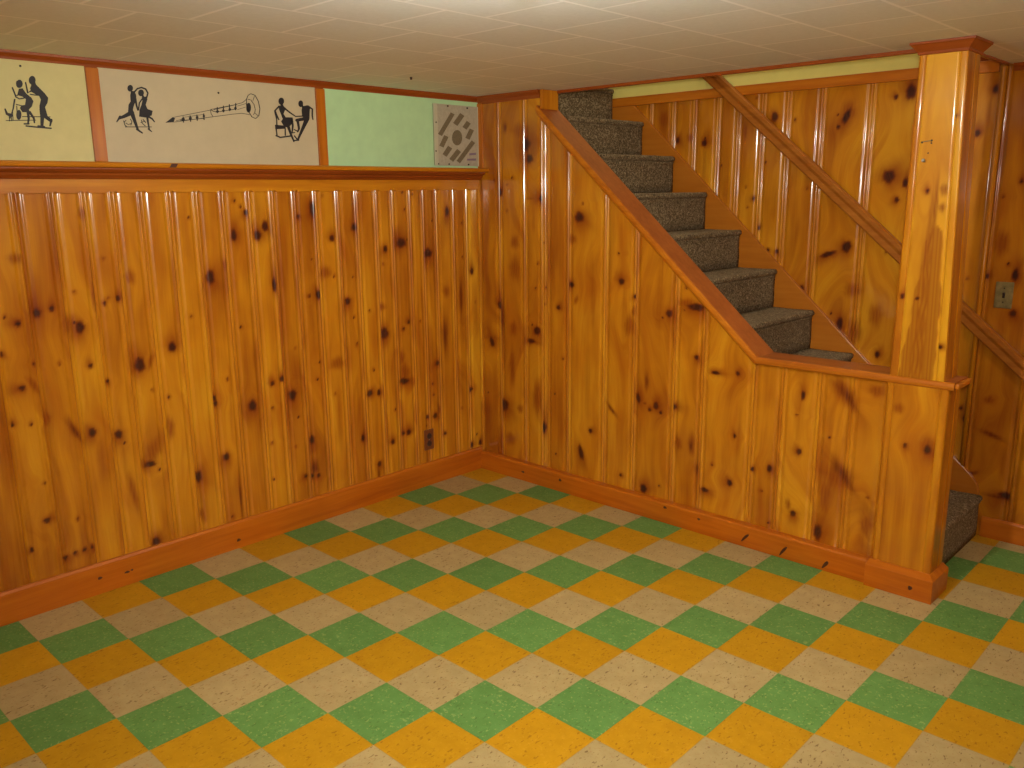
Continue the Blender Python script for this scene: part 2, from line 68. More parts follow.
DANCERS = [[[-1.8727,1.957],[-1.8599,1.9564],[-1.855,1.9413],[-1.857,1.9226],[-1.866,1.9081],[-1.8728,1.8906],[-1.8751,1.8687],[-1.8948,1.8661],[-1.888,1.9052],[-1.8785,1.9181],[-1.8778,1.9397]],[[-1.8347,1.9359],[-1.8145,1.9404],[-1.8129,1.9302],[-1.8217,1.9093],[-1.8167,1.8939],[-1.7967,1.8881],[-1.8026,1.8701],[-1.8268,1.8613],[-1.8519,1.8637],[-1.8476,1.889],[-1.8376,1.9083],[-1.8327,1.9242]],[[-1.8645,1.9669],[-1.8662,1.9614],[-1.8696,1.9569],[-1.8742,1.9541],[-1.8789,1.9538],[-1.883,1.9559],[-1.8854,1.96],[-1.8859,1.9653],[-1.8843,1.9707],[-1.8809,1.9752],[-1.8763,1.9779],[-1.8716,1.9783],[-1.8675,1.9762],[-1.865,1.9722]],[[-1.824,1.9528],[-1.8257,1.9473],[-1.8293,1.9427],[-1.8341,1.94],[-1.8391,1.9396],[-1.8433,1.9417],[-1.8459,1.9459],[-1.8465,1.9512],[-1.8448,1.9567],[-1.8412,1.9613],[-1.8365,1.964],[-1.8315,1.9644],[-1.8272,1.9623],[-1.8246,1.9581]],[[-1.8874,1.8817],[-1.9118,1.8668],[-1.9077,1.8558],[-1.8811,1.8671]],[[-1.9118,1.8668],[-1.9309,1.8565],[-1.9286,1.8492],[-1.9077,1.8558]],[[-1.8754,1.8749],[-1.8787,1.8688],[-1.8851,1.866],[-1.8911,1.8682],[-1.893,1.874],[-1.8898,1.8801],[-1.8833,1.8829],[-1.8774,1.8808]],[[-1.9033,1.8617],[-1.9057,1.8572],[-1.9104,1.8551],[-1.9148,1.8567],[-1.9162,1.861],[-1.9138,1.8655],[-1.9091,1.8675],[-1.9047,1.8659]],[[-1.9256,1.8531],[-1.9271,1.8502],[-1.9302,1.8488],[-1.933,1.8499],[-1.9339,1.8527],[-1.9324,1.8556],[-1.9293,1.8569],[-1.9265,1.8559]],[[-1.9286,1.8616],[-1.9412,1.841],[-1.9382,1.8391],[-1.9212,1.8569]],[[-1.9201,1.8595],[-1.9219,1.8562],[-1.9254,1.8546],[-1.9287,1.8558],[-1.9297,1.859],[-1.928,1.8624],[-1.9244,1.8639],[-1.9212,1.8627]],[[-1.9378,1.8401],[-1.9385,1.8388],[-1.9399,1.8382],[-1.9412,1.8387],[-1.9416,1.84],[-1.9409,1.8413],[-1.9395,1.8419],[-1.9382,1.8414]],[[-1.8873,1.8747],[-1.8775,1.8464],[-1.8654,1.851],[-1.8707,1.881]],[[-1.8775,1.8464],[-1.8659,1.8132],[-1.8582,1.8161],[-1.8654,1.851]],[[-1.8705,1.8783],[-1.8736,1.8724],[-1.8799,1.8697],[-1.8856,1.8718],[-1.8875,1.8774],[-1.8844,1.8832],[-1.8781,1.886],[-1.8724,1.8839]],[[-1.8652,1.849],[-1.8675,1.8447],[-1.8721,1.8427],[-1.8763,1.8442],[-1.8777,1.8484],[-1.8754,1.8527],[-1.8708,1.8546],[-1.8666,1.8531]],[[-1.8581,1.8148],[-1.8596,1.8121],[-1.8625,1.8109],[-1.8651,1.8119],[-1.866,1.8145],[-1.8646,1.8172],[-1.8617,1.8185],[-1.859,1.8175]],[[-1.8678,1.8129],[-1.8471,1.8009],[-1.8441,1.8046],[-1.8626,1.8193]],[[-1.8612,1.8163],[-1.8627,1.8136],[-1.8656,1.8123],[-1.8683,1.8133],[-1.8691,1.8159],[-1.8677,1.8187],[-1.8648,1.8199],[-1.8621,1.8189]],[[-1.8433,1.8028],[-1.8441,1.8012],[-1.8458,1.8005],[-1.8474,1.8011],[-1.8479,1.8027],[-1.8471,1.8043],[-1.8454,1.805],[-1.8438,1.8044]],[[-1.8592,1.9515],[-1.8464,1.9643],[-1.8491,1.9688],[-1.8631,1.955]],[[-1.8464,1.9643],[-1.8319,1.9693],[-1.831,1.9749],[-1.8491,1.9688]],[[-1.8319,1.9693],[-1.8178,1.9651],[-1.8134,1.9697],[-1.831,1.9749]],[[-1.8178,1.9651],[-1.8115,1.9527],[-1.8055,1.9539],[-1.8134,1.9697]],[[-1.8115,1.9527],[-1.8173,1.9378],[-1.8116,1.9367],[-1.8055,1.9539]],[[-1.8582,1.9534],[-1.8593,1.9514],[-1.8615,1.9504],[-1.8635,1.9511],[-1.8641,1.953],[-1.863,1.9551],[-1.8609,1.956],[-1.8589,1.9554]],[[-1.8448,1.9668],[-1.8459,1.9647],[-1.848,1.9638],[-1.85,1.9644],[-1.8507,1.9663],[-1.8496,1.9684],[-1.8474,1.9694],[-1.8454,1.9687]],[[-1.8285,1.9723],[-1.8296,1.9703],[-1.8318,1.9693],[-1.8338,1.97],[-1.8345,1.9719],[-1.8334,1.9739],[-1.8312,1.9749],[-1.8292,1.9743]],[[-1.8126,1.9676],[-1.8137,1.9656],[-1.8159,1.9646],[-1.8179,1.9653],[-1.8186,1.9672],[-1.8175,1.9692],[-1.8153,1.9702],[-1.8132,1.9696]],[[-1.8055,1.9535],[-1.8066,1.9514],[-1.8088,1.9504],[-1.8108,1.9511],[-1.8115,1.9531],[-1.8104,1.9551],[-1.8082,1.9561],[-1.8061,1.9554]],[[-1.8115,1.9375],[-1.8126,1.9354],[-1.8148,1.9344],[-1.8168,1.9351],[-1.8175,1.9371],[-1.8164,1.9391],[-1.8142,1.9401],[-1.8121,1.9394]],[[-1.8629,1.931],[-1.861,1.9031],[-1.8544,1.9048],[-1.8557,1.9325]],[[-1.861,1.9031],[-1.8571,1.887],[-1.8513,1.889],[-1.8544,1.9048]],[[-1.8557,1.932],[-1.857,1.9295],[-1.8596,1.9283],[-1.8621,1.9292],[-1.8629,1.9315],[-1.8615,1.934],[-1.8589,1.9352],[-1.8565,1.9343]],[[-1.8544,1.9041],[-1.8556,1.9019],[-1.858,1.9008],[-1.8603,1.9016],[-1.861,1.9037],[-1.8598,1.906],[-1.8574,1.9071],[-1.8552,1.9063]],[[-1.8513,1.8881],[-1.8523,1.8861],[-1.8545,1.8851],[-1.8565,1.8859],[-1.8572,1.8878],[-1.8561,1.8898],[-1.8539,1.8908],[-1.8519,1.8901]],[[-1.8345,1.9427],[-1.8298,1.9322],[-1.8229,1.9358],[-1.8277,1.9463]],[[-1.8275,1.9448],[-1.8288,1.9423],[-1.8315,1.9411],[-1.834,1.9419],[-1.8348,1.9443],[-1.8335,1.9468],[-1.8308,1.948],[-1.8283,1.9471]],[[-1.8227,1.9342],[-1.824,1.9317],[-1.8267,1.9305],[-1.8292,1.9313],[-1.83,1.9337],[-1.8287,1.9362],[-1.826,1.9374],[-1.8235,1.9366]],[[-1.8365,1.93],[-1.8481,1.9146],[-1.8436,1.9134],[-1.8324,1.9275]],[[-1.8481,1.9146],[-1.8542,1.8882],[-1.8497,1.888],[-1.8436,1.9134]],[[-1.8318,1.9289],[-1.8328,1.9271],[-1.8347,1.9262],[-1.8365,1.9268],[-1.8371,1.9286],[-1.8361,1.9304],[-1.8342,1.9313],[-1.8324,1.9306]],[[-1.8434,1.9142],[-1.8443,1.9125],[-1.8461,1.9117],[-1.8478,1.9122],[-1.8483,1.9138],[-1.8474,1.9156],[-1.8456,1.9164],[-1.8439,1.9158]],[[-1.8496,1.8882],[-1.8504,1.8866],[-1.8521,1.8859],[-1.8537,1.8865],[-1.8542,1.888],[-1.8534,1.8896],[-1.8517,1.8903],[-1.8501,1.8897]],[[-1.8249,1.8661],[-1.8228,1.8427],[-1.816,1.8441],[-1.8162,1.8678]],[[-1.8228,1.8427],[-1.8198,1.8192],[-1.8147,1.8203],[-1.816,1.8441]],[[-1.8162,1.8672],[-1.8178,1.8642],[-1.821,1.8629],[-1.8239,1.8639],[-1.8249,1.8667],[-1.8233,1.8697],[-1.8201,1.8711],[-1.8172,1.87]],[[-1.816,1.8435],[-1.8172,1.8412],[-1.8198,1.8401],[-1.8221,1.841],[-1.8228,1.8432],[-1.8216,1.8456],[-1.8191,1.8466],[-1.8167,1.8458]],[[-1.8147,1.8199],[-1.8156,1.8181],[-1.8175,1.8174],[-1.8192,1.818],[-1.8197,1.8196],[-1.8188,1.8214],[-1.817,1.8221],[-1.8153,1.8215]],[[-1.8227,1.8173],[-1.8095,1.8084],[-1.8071,1.8109],[-1.8184,1.8219]],[[-1.8176,1.8197],[-1.8187,1.8177],[-1.8209,1.8167],[-1.8229,1.8175],[-1.8236,1.8195],[-1.8225,1.8215],[-1.8203,1.8225],[-1.8182,1.8217]],[[-1.8066,1.8097],[-1.8072,1.8086],[-1.8084,1.808],[-1.8096,1.8085],[-1.8099,1.8096],[-1.8093,1.8107],[-1.8081,1.8112],[-1.807,1.8108]],[[-1.8187,1.8622],[-1.8043,1.8562],[-1.8,1.8608],[-1.8141,1.869]],[[-1.8043,1.8562],[-1.795,1.8459],[-1.7916,1.8485],[-1.8,1.8608]],[[-1.8124,1.8658],[-1.8138,1.8631],[-1.8168,1.8618],[-1.8195,1.8628],[-1.8204,1.8654],[-1.8189,1.8682],[-1.816,1.8694],[-1.8133,1.8685]],[[-1.7991,1.8586],[-1.8002,1.8565],[-1.8024,1.8556],[-1.8045,1.8563],[-1.8052,1.8583],[-1.8041,1.8604],[-1.8018,1.8613],[-1.7998,1.8606]],[[-1.7912,1.8473],[-1.792,1.8459],[-1.7935,1.8453],[-1.7948,1.8458],[-1.7953,1.8471],[-1.7946,1.8485],[-1.7931,1.8491],[-1.7917,1.8486]],[[-1.9145,1.8446],[-1.9114,1.829],[-1.9086,1.8304],[-1.9117,1.8455]],[[-1.9114,1.829],[-1.9054,1.8227],[-1.9031,1.8248],[-1.9086,1.8304]],[[-1.9117,1.8451],[-1.9122,1.8441],[-1.9133,1.8437],[-1.9142,1.844],[-1.9146,1.845],[-1.914,1.846],[-1.913,1.8465],[-1.912,1.8461]],[[-1.9085,1.8298],[-1.9091,1.8288],[-1.9102,1.8283],[-1.9111,1.8287],[-1.9114,1.8297],[-1.9109,1.8307],[-1.9098,1.8311],[-1.9089,1.8308]],[[-1.9028,1.8238],[-1.9033,1.8228],[-1.9044,1.8224],[-1.9054,1.8227],[-1.9057,1.8237],[-1.9052,1.8247],[-1.9041,1.8252],[-1.9031,1.8248]],[[-1.9066,1.8367],[-1.8971,1.8308],[-1.8967,1.833],[-1.9052,1.8386]],[[-1.8971,1.8308],[-1.8847,1.8361],[-1.8854,1.8381],[-1.8967,1.833]],[[-1.8879,1.8518],[-1.8832,1.8433],[-1.8803,1.8437],[-1.8853,1.8534]],[[-1.8832,1.8433],[-1.8887,1.8311],[-1.886,1.8304],[-1.8803,1.8437]],[[-1.8851,1.8527],[-1.8857,1.8516],[-1.8868,1.8512],[-1.8877,1.8515],[-1.8881,1.8525],[-1.8875,1.8535],[-1.8864,1.854],[-1.8855,1.8536]],[[-1.8803,1.8436],[-1.8808,1.8425],[-1.8819,1.8421],[-1.8829,1.8424],[-1.8832,1.8434],[-1.8827,1.8444],[-1.8816,1.8449],[-1.8806,1.8445]],[[-1.8859,1.8308],[-1.8864,1.8298],[-1.8875,1.8294],[-1.8885,1.8297],[-1.8888,1.8307],[-1.8883,1.8317],[-1.8872,1.8322],[-1.8862,1.8318]],[[-1.9093,1.8215],[-1.8079,1.826],[-1.8076,1.8289],[-1.909,1.8243]],[[-1.9077,1.823],[-1.9082,1.822],[-1.9093,1.8215],[-1.9103,1.8219],[-1.9106,1.8229],[-1.9101,1.8239],[-1.909,1.8243],[-1.908,1.824]],[[-1.8062,1.8275],[-1.8068,1.8265],[-1.8079,1.826],[-1.8089,1.8264],[-1.8092,1.8274],[-1.8087,1.8284],[-1.8076,1.8289],[-1.8066,1.8285]],[[-1.9039,1.8493],[-1.913,1.8396],[-1.9114,1.8383],[-1.9023,1.848]],[[-1.8457,1.8512],[-1.8436,1.8384],[-1.8412,1.8399],[-1.843,1.852]],[[-1.8436,1.8384],[-1.8327,1.8292],[-1.8308,1.8312],[-1.8412,1.8399]],[[-1.843,1.8517],[-1.8435,1.8508],[-1.8445,1.8503],[-1.8454,1.8507],[-1.8457,1.8515],[-1.8452,1.8524],[-1.8442,1.8529],[-1.8433,1.8525]],[[-1.841,1.8392],[-1.8415,1.8383],[-1.8425,1.8379],[-1.8434,1.8382],[-1.8437,1.8391],[-1.8432,1.84],[-1.8422,1.8404],[-1.8413,1.8401]],[[-1.8304,1.8302],[-1.8309,1.8293],[-1.8319,1.8289],[-1.8328,1.8292],[-1.8331,1.8301],[-1.8326,1.831],[-1.8316,1.8314],[-1.8307,1.8311]],[[-1.8388,1.8525],[-1.83,1.8419],[-1.8275,1.8439],[-1.8363,1.8545]],[[-1.8361,1.8536],[-1.8366,1.8526],[-1.8377,1.8521],[-1.8387,1.8525],[-1.839,1.8534],[-1.8385,1.8545],[-1.8374,1.8549],[-1.8364,1.8546]],[[-1.8273,1.843],[-1.8278,1.842],[-1.8289,1.8415],[-1.8299,1.8419],[-1.8303,1.8429],[-1.8297,1.8439],[-1.8286,1.8444],[-1.8276,1.844]],[[-1.8484,1.8409],[-1.8314,1.8465],[-1.8318,1.8486],[-1.8489,1.843]]]
CLARINET = [[[-1.7498,1.8458],[-1.7192,1.8678],[-1.7084,1.865],[-1.7166,1.8495]],[[-1.3693,1.9253],[-1.3712,1.9165],[-1.3749,1.9093],[-1.3797,1.9052],[-1.3846,1.9049],[-1.3887,1.9085],[-1.3912,1.9153],[-1.3915,1.924],[-1.3897,1.9328],[-1.386,1.9399],[-1.3812,1.9441],[-1.3763,1.9444],[-1.3722,1.9408],[-1.3697,1.934]],[[-1.5179,1.9016],[-1.5187,1.8994],[-1.5206,1.8975],[-1.5231,1.8964],[-1.5259,1.8962],[-1.5283,1.8971],[-1.5299,1.8987],[-1.5303,1.9009],[-1.5294,1.9032],[-1.5276,1.905],[-1.525,1.9062],[-1.5222,1.9063],[-1.5198,1.9055],[-1.5183,1.9038]],[[-1.4911,1.9061],[-1.492,1.9039],[-1.4939,1.902],[-1.4965,1.9008],[-1.4993,1.9007],[-1.5017,1.9015],[-1.5033,1.9032],[-1.5037,1.9054],[-1.5028,1.9077],[-1.5009,1.9095],[-1.4983,1.9107],[-1.4955,1.9108],[-1.4931,1.91],[-1.4915,1.9083]],[[-1.462,1.9129],[-1.4628,1.9107],[-1.4646,1.9088],[-1.467,1.9076],[-1.4696,1.9075],[-1.4719,1.9083],[-1.4733,1.91],[-1.4737,1.9123],[-1.4729,1.9145],[-1.4711,1.9164],[-1.4687,1.9175],[-1.4661,1.9177],[-1.4638,1.9168],[-1.4624,1.9151]],[[-1.436,1.9192],[-1.4368,1.9169],[-1.4386,1.915],[-1.4411,1.9139],[-1.4437,1.9137],[-1.446,1.9146],[-1.4474,1.9163],[-1.4478,1.9185],[-1.447,1.9208],[-1.4452,1.9227],[-1.4428,1.9238],[-1.4402,1.924],[-1.4379,1.9231],[-1.4364,1.9214]],[[-1.6681,1.863],[-1.6691,1.8604],[-1.6713,1.8583],[-1.6743,1.857],[-1.6775,1.8569],[-1.6803,1.8578],[-1.6821,1.8598],[-1.6825,1.8622],[-1.6816,1.8648],[-1.6794,1.8669],[-1.6764,1.8682],[-1.6732,1.8684],[-1.6704,1.8674],[-1.6686,1.8655]],[[-1.6382,1.8686],[-1.6391,1.8661],[-1.641,1.864],[-1.6437,1.8627],[-1.6466,1.8626],[-1.649,1.8636],[-1.6506,1.8655],[-1.6509,1.868],[-1.6501,1.8706],[-1.6481,1.8727],[-1.6454,1.8739],[-1.6426,1.8741],[-1.6402,1.8731],[-1.6386,1.8712]],[[-1.6098,1.8735],[-1.6106,1.8709],[-1.6124,1.8687],[-1.6147,1.8675],[-1.6172,1.8674],[-1.6193,1.8684],[-1.6206,1.8704],[-1.6209,1.8729],[-1.6201,1.8754],[-1.6184,1.8776],[-1.6161,1.8788],[-1.6136,1.879],[-1.6115,1.8779],[-1.6101,1.876]],[[-1.581,1.88],[-1.5817,1.8774],[-1.5832,1.8753],[-1.5852,1.874],[-1.5873,1.8739],[-1.589,1.875],[-1.5901,1.877],[-1.5904,1.8795],[-1.5896,1.8821],[-1.5882,1.8842],[-1.5862,1.8854],[-1.5841,1.8856],[-1.5823,1.8845],[-1.5812,1.8825]],[[-1.7192,1.8659],[-1.5543,1.904],[-1.5545,1.906],[-1.7194,1.8679]],[[-1.5541,1.9057],[-1.5251,1.9129],[-1.5254,1.9149],[-1.5544,1.9077]],[[-1.5251,1.9129],[-1.4415,1.932],[-1.4418,1.9341],[-1.5254,1.9149]],[[-1.4415,1.932],[-1.4057,1.9429],[-1.4067,1.9448],[-1.4418,1.9341]],[[-1.4057,1.9429],[-1.3851,1.9591],[-1.3867,1.9606],[-1.4067,1.9448]],[[-1.7166,1.8485],[-1.5474,1.8778],[-1.5475,1.8799],[-1.7167,1.8505]],[[-1.5474,1.8778],[-1.4548,1.8934],[-1.4549,1.8955],[-1.5475,1.8799]],[[-1.4548,1.8934],[-1.4151,1.899],[-1.4149,1.9012],[-1.4549,1.8955]],[[-1.4151,1.899],[-1.3782,1.8954],[-1.3775,1.8976],[-1.4149,1.9012]],[[-1.5553,1.9048],[-1.5543,1.8908],[-1.5524,1.8915],[-1.5534,1.9052]],[[-1.5543,1.8908],[-1.5472,1.8796],[-1.5455,1.8806],[-1.5524,1.8915]],[[-1.3661,1.9808],[-1.3469,1.9759],[-1.3445,1.9779],[-1.3648,1.9833]],[[-1.3469,1.9759],[-1.3339,1.9533],[-1.3309,1.9544],[-1.3445,1.9779]],[[-1.3339,1.9533],[-1.3289,1.9233],[-1.3258,1.9236],[-1.3309,1.9544]],[[-1.3289,1.9233],[-1.3363,1.8948],[-1.3335,1.8939],[-1.3258,1.9236]],[[-1.3363,1.8948],[-1.3514,1.883],[-1.3512,1.8804],[-1.3335,1.8939]],[[-1.3514,1.883],[-1.3673,1.8892],[-1.3697,1.8872],[-1.3512,1.8804]],[[-1.3673,1.8892],[-1.3803,1.91],[-1.3832,1.9087],[-1.3697,1.8872]],[[-1.3803,1.91],[-1.3881,1.9353],[-1.3911,1.9346],[-1.3832,1.9087]],[[-1.3881,1.9353],[-1.386,1.9588],[-1.3889,1.959],[-1.3911,1.9346]],[[-1.386,1.9588],[-1.3775,1.9739],[-1.3797,1.9754],[-1.3889,1.959]],[[-1.3775,1.9739],[-1.3648,1.981],[-1.3661,1.9831],[-1.3797,1.9754]],[[-1.3829,1.9582],[-1.3685,1.9559],[-1.3667,1.9576],[-1.382,1.9603]],[[-1.3685,1.9559],[-1.3552,1.9388],[-1.3528,1.9399],[-1.3667,1.9576]],[[-1.3552,1.9388],[-1.3508,1.9198],[-1.3483,1.9201],[-1.3528,1.9399]],[[-1.3508,1.9198],[-1.3545,1.9056],[-1.3522,1.9049],[-1.3483,1.9201]],[[-1.3545,1.9056],[-1.362,1.898],[-1.3602,1.8967],[-1.3522,1.9049]],[[-1.3494,1.9748],[-1.3587,1.9546],[-1.3568,1.9541],[-1.3475,1.9744]],[[-1.3527,1.9029],[-1.3397,1.8935],[-1.3383,1.8949],[-1.3512,1.9043]],[[-1.4321,1.9272],[-1.3914,1.9396],[-1.3918,1.9413],[-1.4325,1.9288]],[[-1.4333,1.9129],[-1.3951,1.9251],[-1.3956,1.9267],[-1.4338,1.9145]],[[-1.555,1.9056],[-1.5413,1.8991],[-1.5401,1.9015],[-1.5534,1.9079]],[[-1.5413,1.8991],[-1.527,1.8977],[-1.5263,1.9003],[-1.5401,1.9015]],[[-1.5398,1.9063],[-1.4354,1.933],[-1.4359,1.9355],[-1.5402,1.9088]],[[-1.5314,1.8966],[-1.4372,1.9148],[-1.4374,1.9174],[-1.5316,1.8991]],[[-1.5262,1.9167],[-1.5267,1.8955],[-1.5224,1.896],[-1.5219,1.9172]],[[-1.5219,1.9171],[-1.5226,1.9157],[-1.5242,1.915],[-1.5257,1.9155],[-1.5262,1.9168],[-1.5254,1.9182],[-1.5239,1.9188],[-1.5224,1.9184]],[[-1.5224,1.8958],[-1.5232,1.8945],[-1.5248,1.8938],[-1.5262,1.8943],[-1.5267,1.8956],[-1.526,1.897],[-1.5244,1.8976],[-1.5229,1.8972]],[[-1.4979,1.924],[-1.5,1.9005],[-1.4957,1.9007],[-1.4935,1.9243]],[[-1.4935,1.9243],[-1.4943,1.9229],[-1.4959,1.9222],[-1.4974,1.9227],[-1.4979,1.924],[-1.4971,1.9254],[-1.4955,1.9261],[-1.4941,1.9256]],[[-1.4957,1.9007],[-1.4965,1.8993],[-1.4981,1.8987],[-1.4995,1.8992],[-1.5,1.9005],[-1.4993,1.9019],[-1.4977,1.9025],[-1.4962,1.9021]],[[-1.4708,1.9311],[-1.4715,1.9071],[-1.4671,1.9076],[-1.4664,1.9316]],[[-1.4664,1.9315],[-1.4671,1.9301],[-1.4687,1.9294],[-1.4702,1.9299],[-1.4708,1.9312],[-1.47,1.9326],[-1.4684,1.9333],[-1.4669,1.9328]],[[-1.4671,1.9075],[-1.4679,1.9061],[-1.4695,1.9054],[-1.471,1.9059],[-1.4715,1.9072],[-1.4707,1.9087],[-1.4691,1.9093],[-1.4676,1.9088]],[[-1.4413,1.9374],[-1.444,1.9123],[-1.4391,1.9125],[-1.4363,1.9376]],[[-1.4363,1.9377],[-1.4372,1.9361],[-1.439,1.9353],[-1.4407,1.9359],[-1.4413,1.9373],[-1.4404,1.9389],[-1.4386,1.9397],[-1.4369,1.9391]],[[-1.4391,1.9125],[-1.4399,1.911],[-1.4417,1.9102],[-1.4434,1.9108],[-1.444,1.9123],[-1.4431,1.9138],[-1.4413,1.9146],[-1.4396,1.914]],[[-1.7048,1.8544],[-1.675,1.8629],[-1.6754,1.8648],[-1.7052,1.8563]],[[-1.6893,1.8559],[-1.5856,1.8695],[-1.5856,1.8716],[-1.6893,1.858]],[[-1.6745,1.8693],[-1.585,1.8857],[-1.5851,1.8873],[-1.6746,1.8709]],[[-1.6764,1.8719],[-1.6771,1.8513],[-1.6731,1.8517],[-1.6723,1.8724]],[[-1.6724,1.8723],[-1.6731,1.8709],[-1.6746,1.8703],[-1.6759,1.8708],[-1.6764,1.872],[-1.6757,1.8734],[-1.6742,1.874],[-1.6728,1.8735]],[[-1.6731,1.8516],[-1.6738,1.8502],[-1.6753,1.8496],[-1.6767,1.8501],[-1.6771,1.8514],[-1.6764,1.8527],[-1.6749,1.8533],[-1.6735,1.8529]],[[-1.6466,1.8776],[-1.6465,1.8556],[-1.6424,1.8561],[-1.6425,1.8781]],[[-1.6425,1.878],[-1.6432,1.8766],[-1.6447,1.876],[-1.6461,1.8765],[-1.6466,1.8778],[-1.6459,1.8791],[-1.6444,1.8797],[-1.643,1.8793]],[[-1.6424,1.856],[-1.6431,1.8546],[-1.6446,1.854],[-1.646,1.8545],[-1.6465,1.8558],[-1.6458,1.8571],[-1.6443,1.8577],[-1.6429,1.8573]],[[-1.6175,1.8821],[-1.6177,1.8612],[-1.6135,1.8617],[-1.6133,1.8826]],[[-1.6133,1.8824],[-1.6141,1.8811],[-1.6156,1.8805],[-1.617,1.8809],[-1.6175,1.8822],[-1.6167,1.8836],[-1.6152,1.8842],[-1.6138,1.8838]],[[-1.6135,1.8616],[-1.6143,1.8602],[-1.6158,1.8596],[-1.6172,1.86],[-1.6177,1.8614],[-1.6169,1.8627],[-1.6154,1.8633],[-1.614,1.8629]],[[-1.5882,1.8878],[-1.5884,1.866],[-1.5837,1.8666],[-1.5835,1.8884]],[[-1.5835,1.8883],[-1.5843,1.8867],[-1.586,1.886],[-1.5876,1.8865],[-1.5881,1.888],[-1.5873,1.8895],[-1.5856,1.8902],[-1.584,1.8897]],[[-1.5837,1.8664],[-1.5845,1.8649],[-1.5863,1.8642],[-1.5878,1.8647],[-1.5884,1.8662],[-1.5876,1.8677],[-1.5858,1.8684],[-1.5843,1.8679]]]
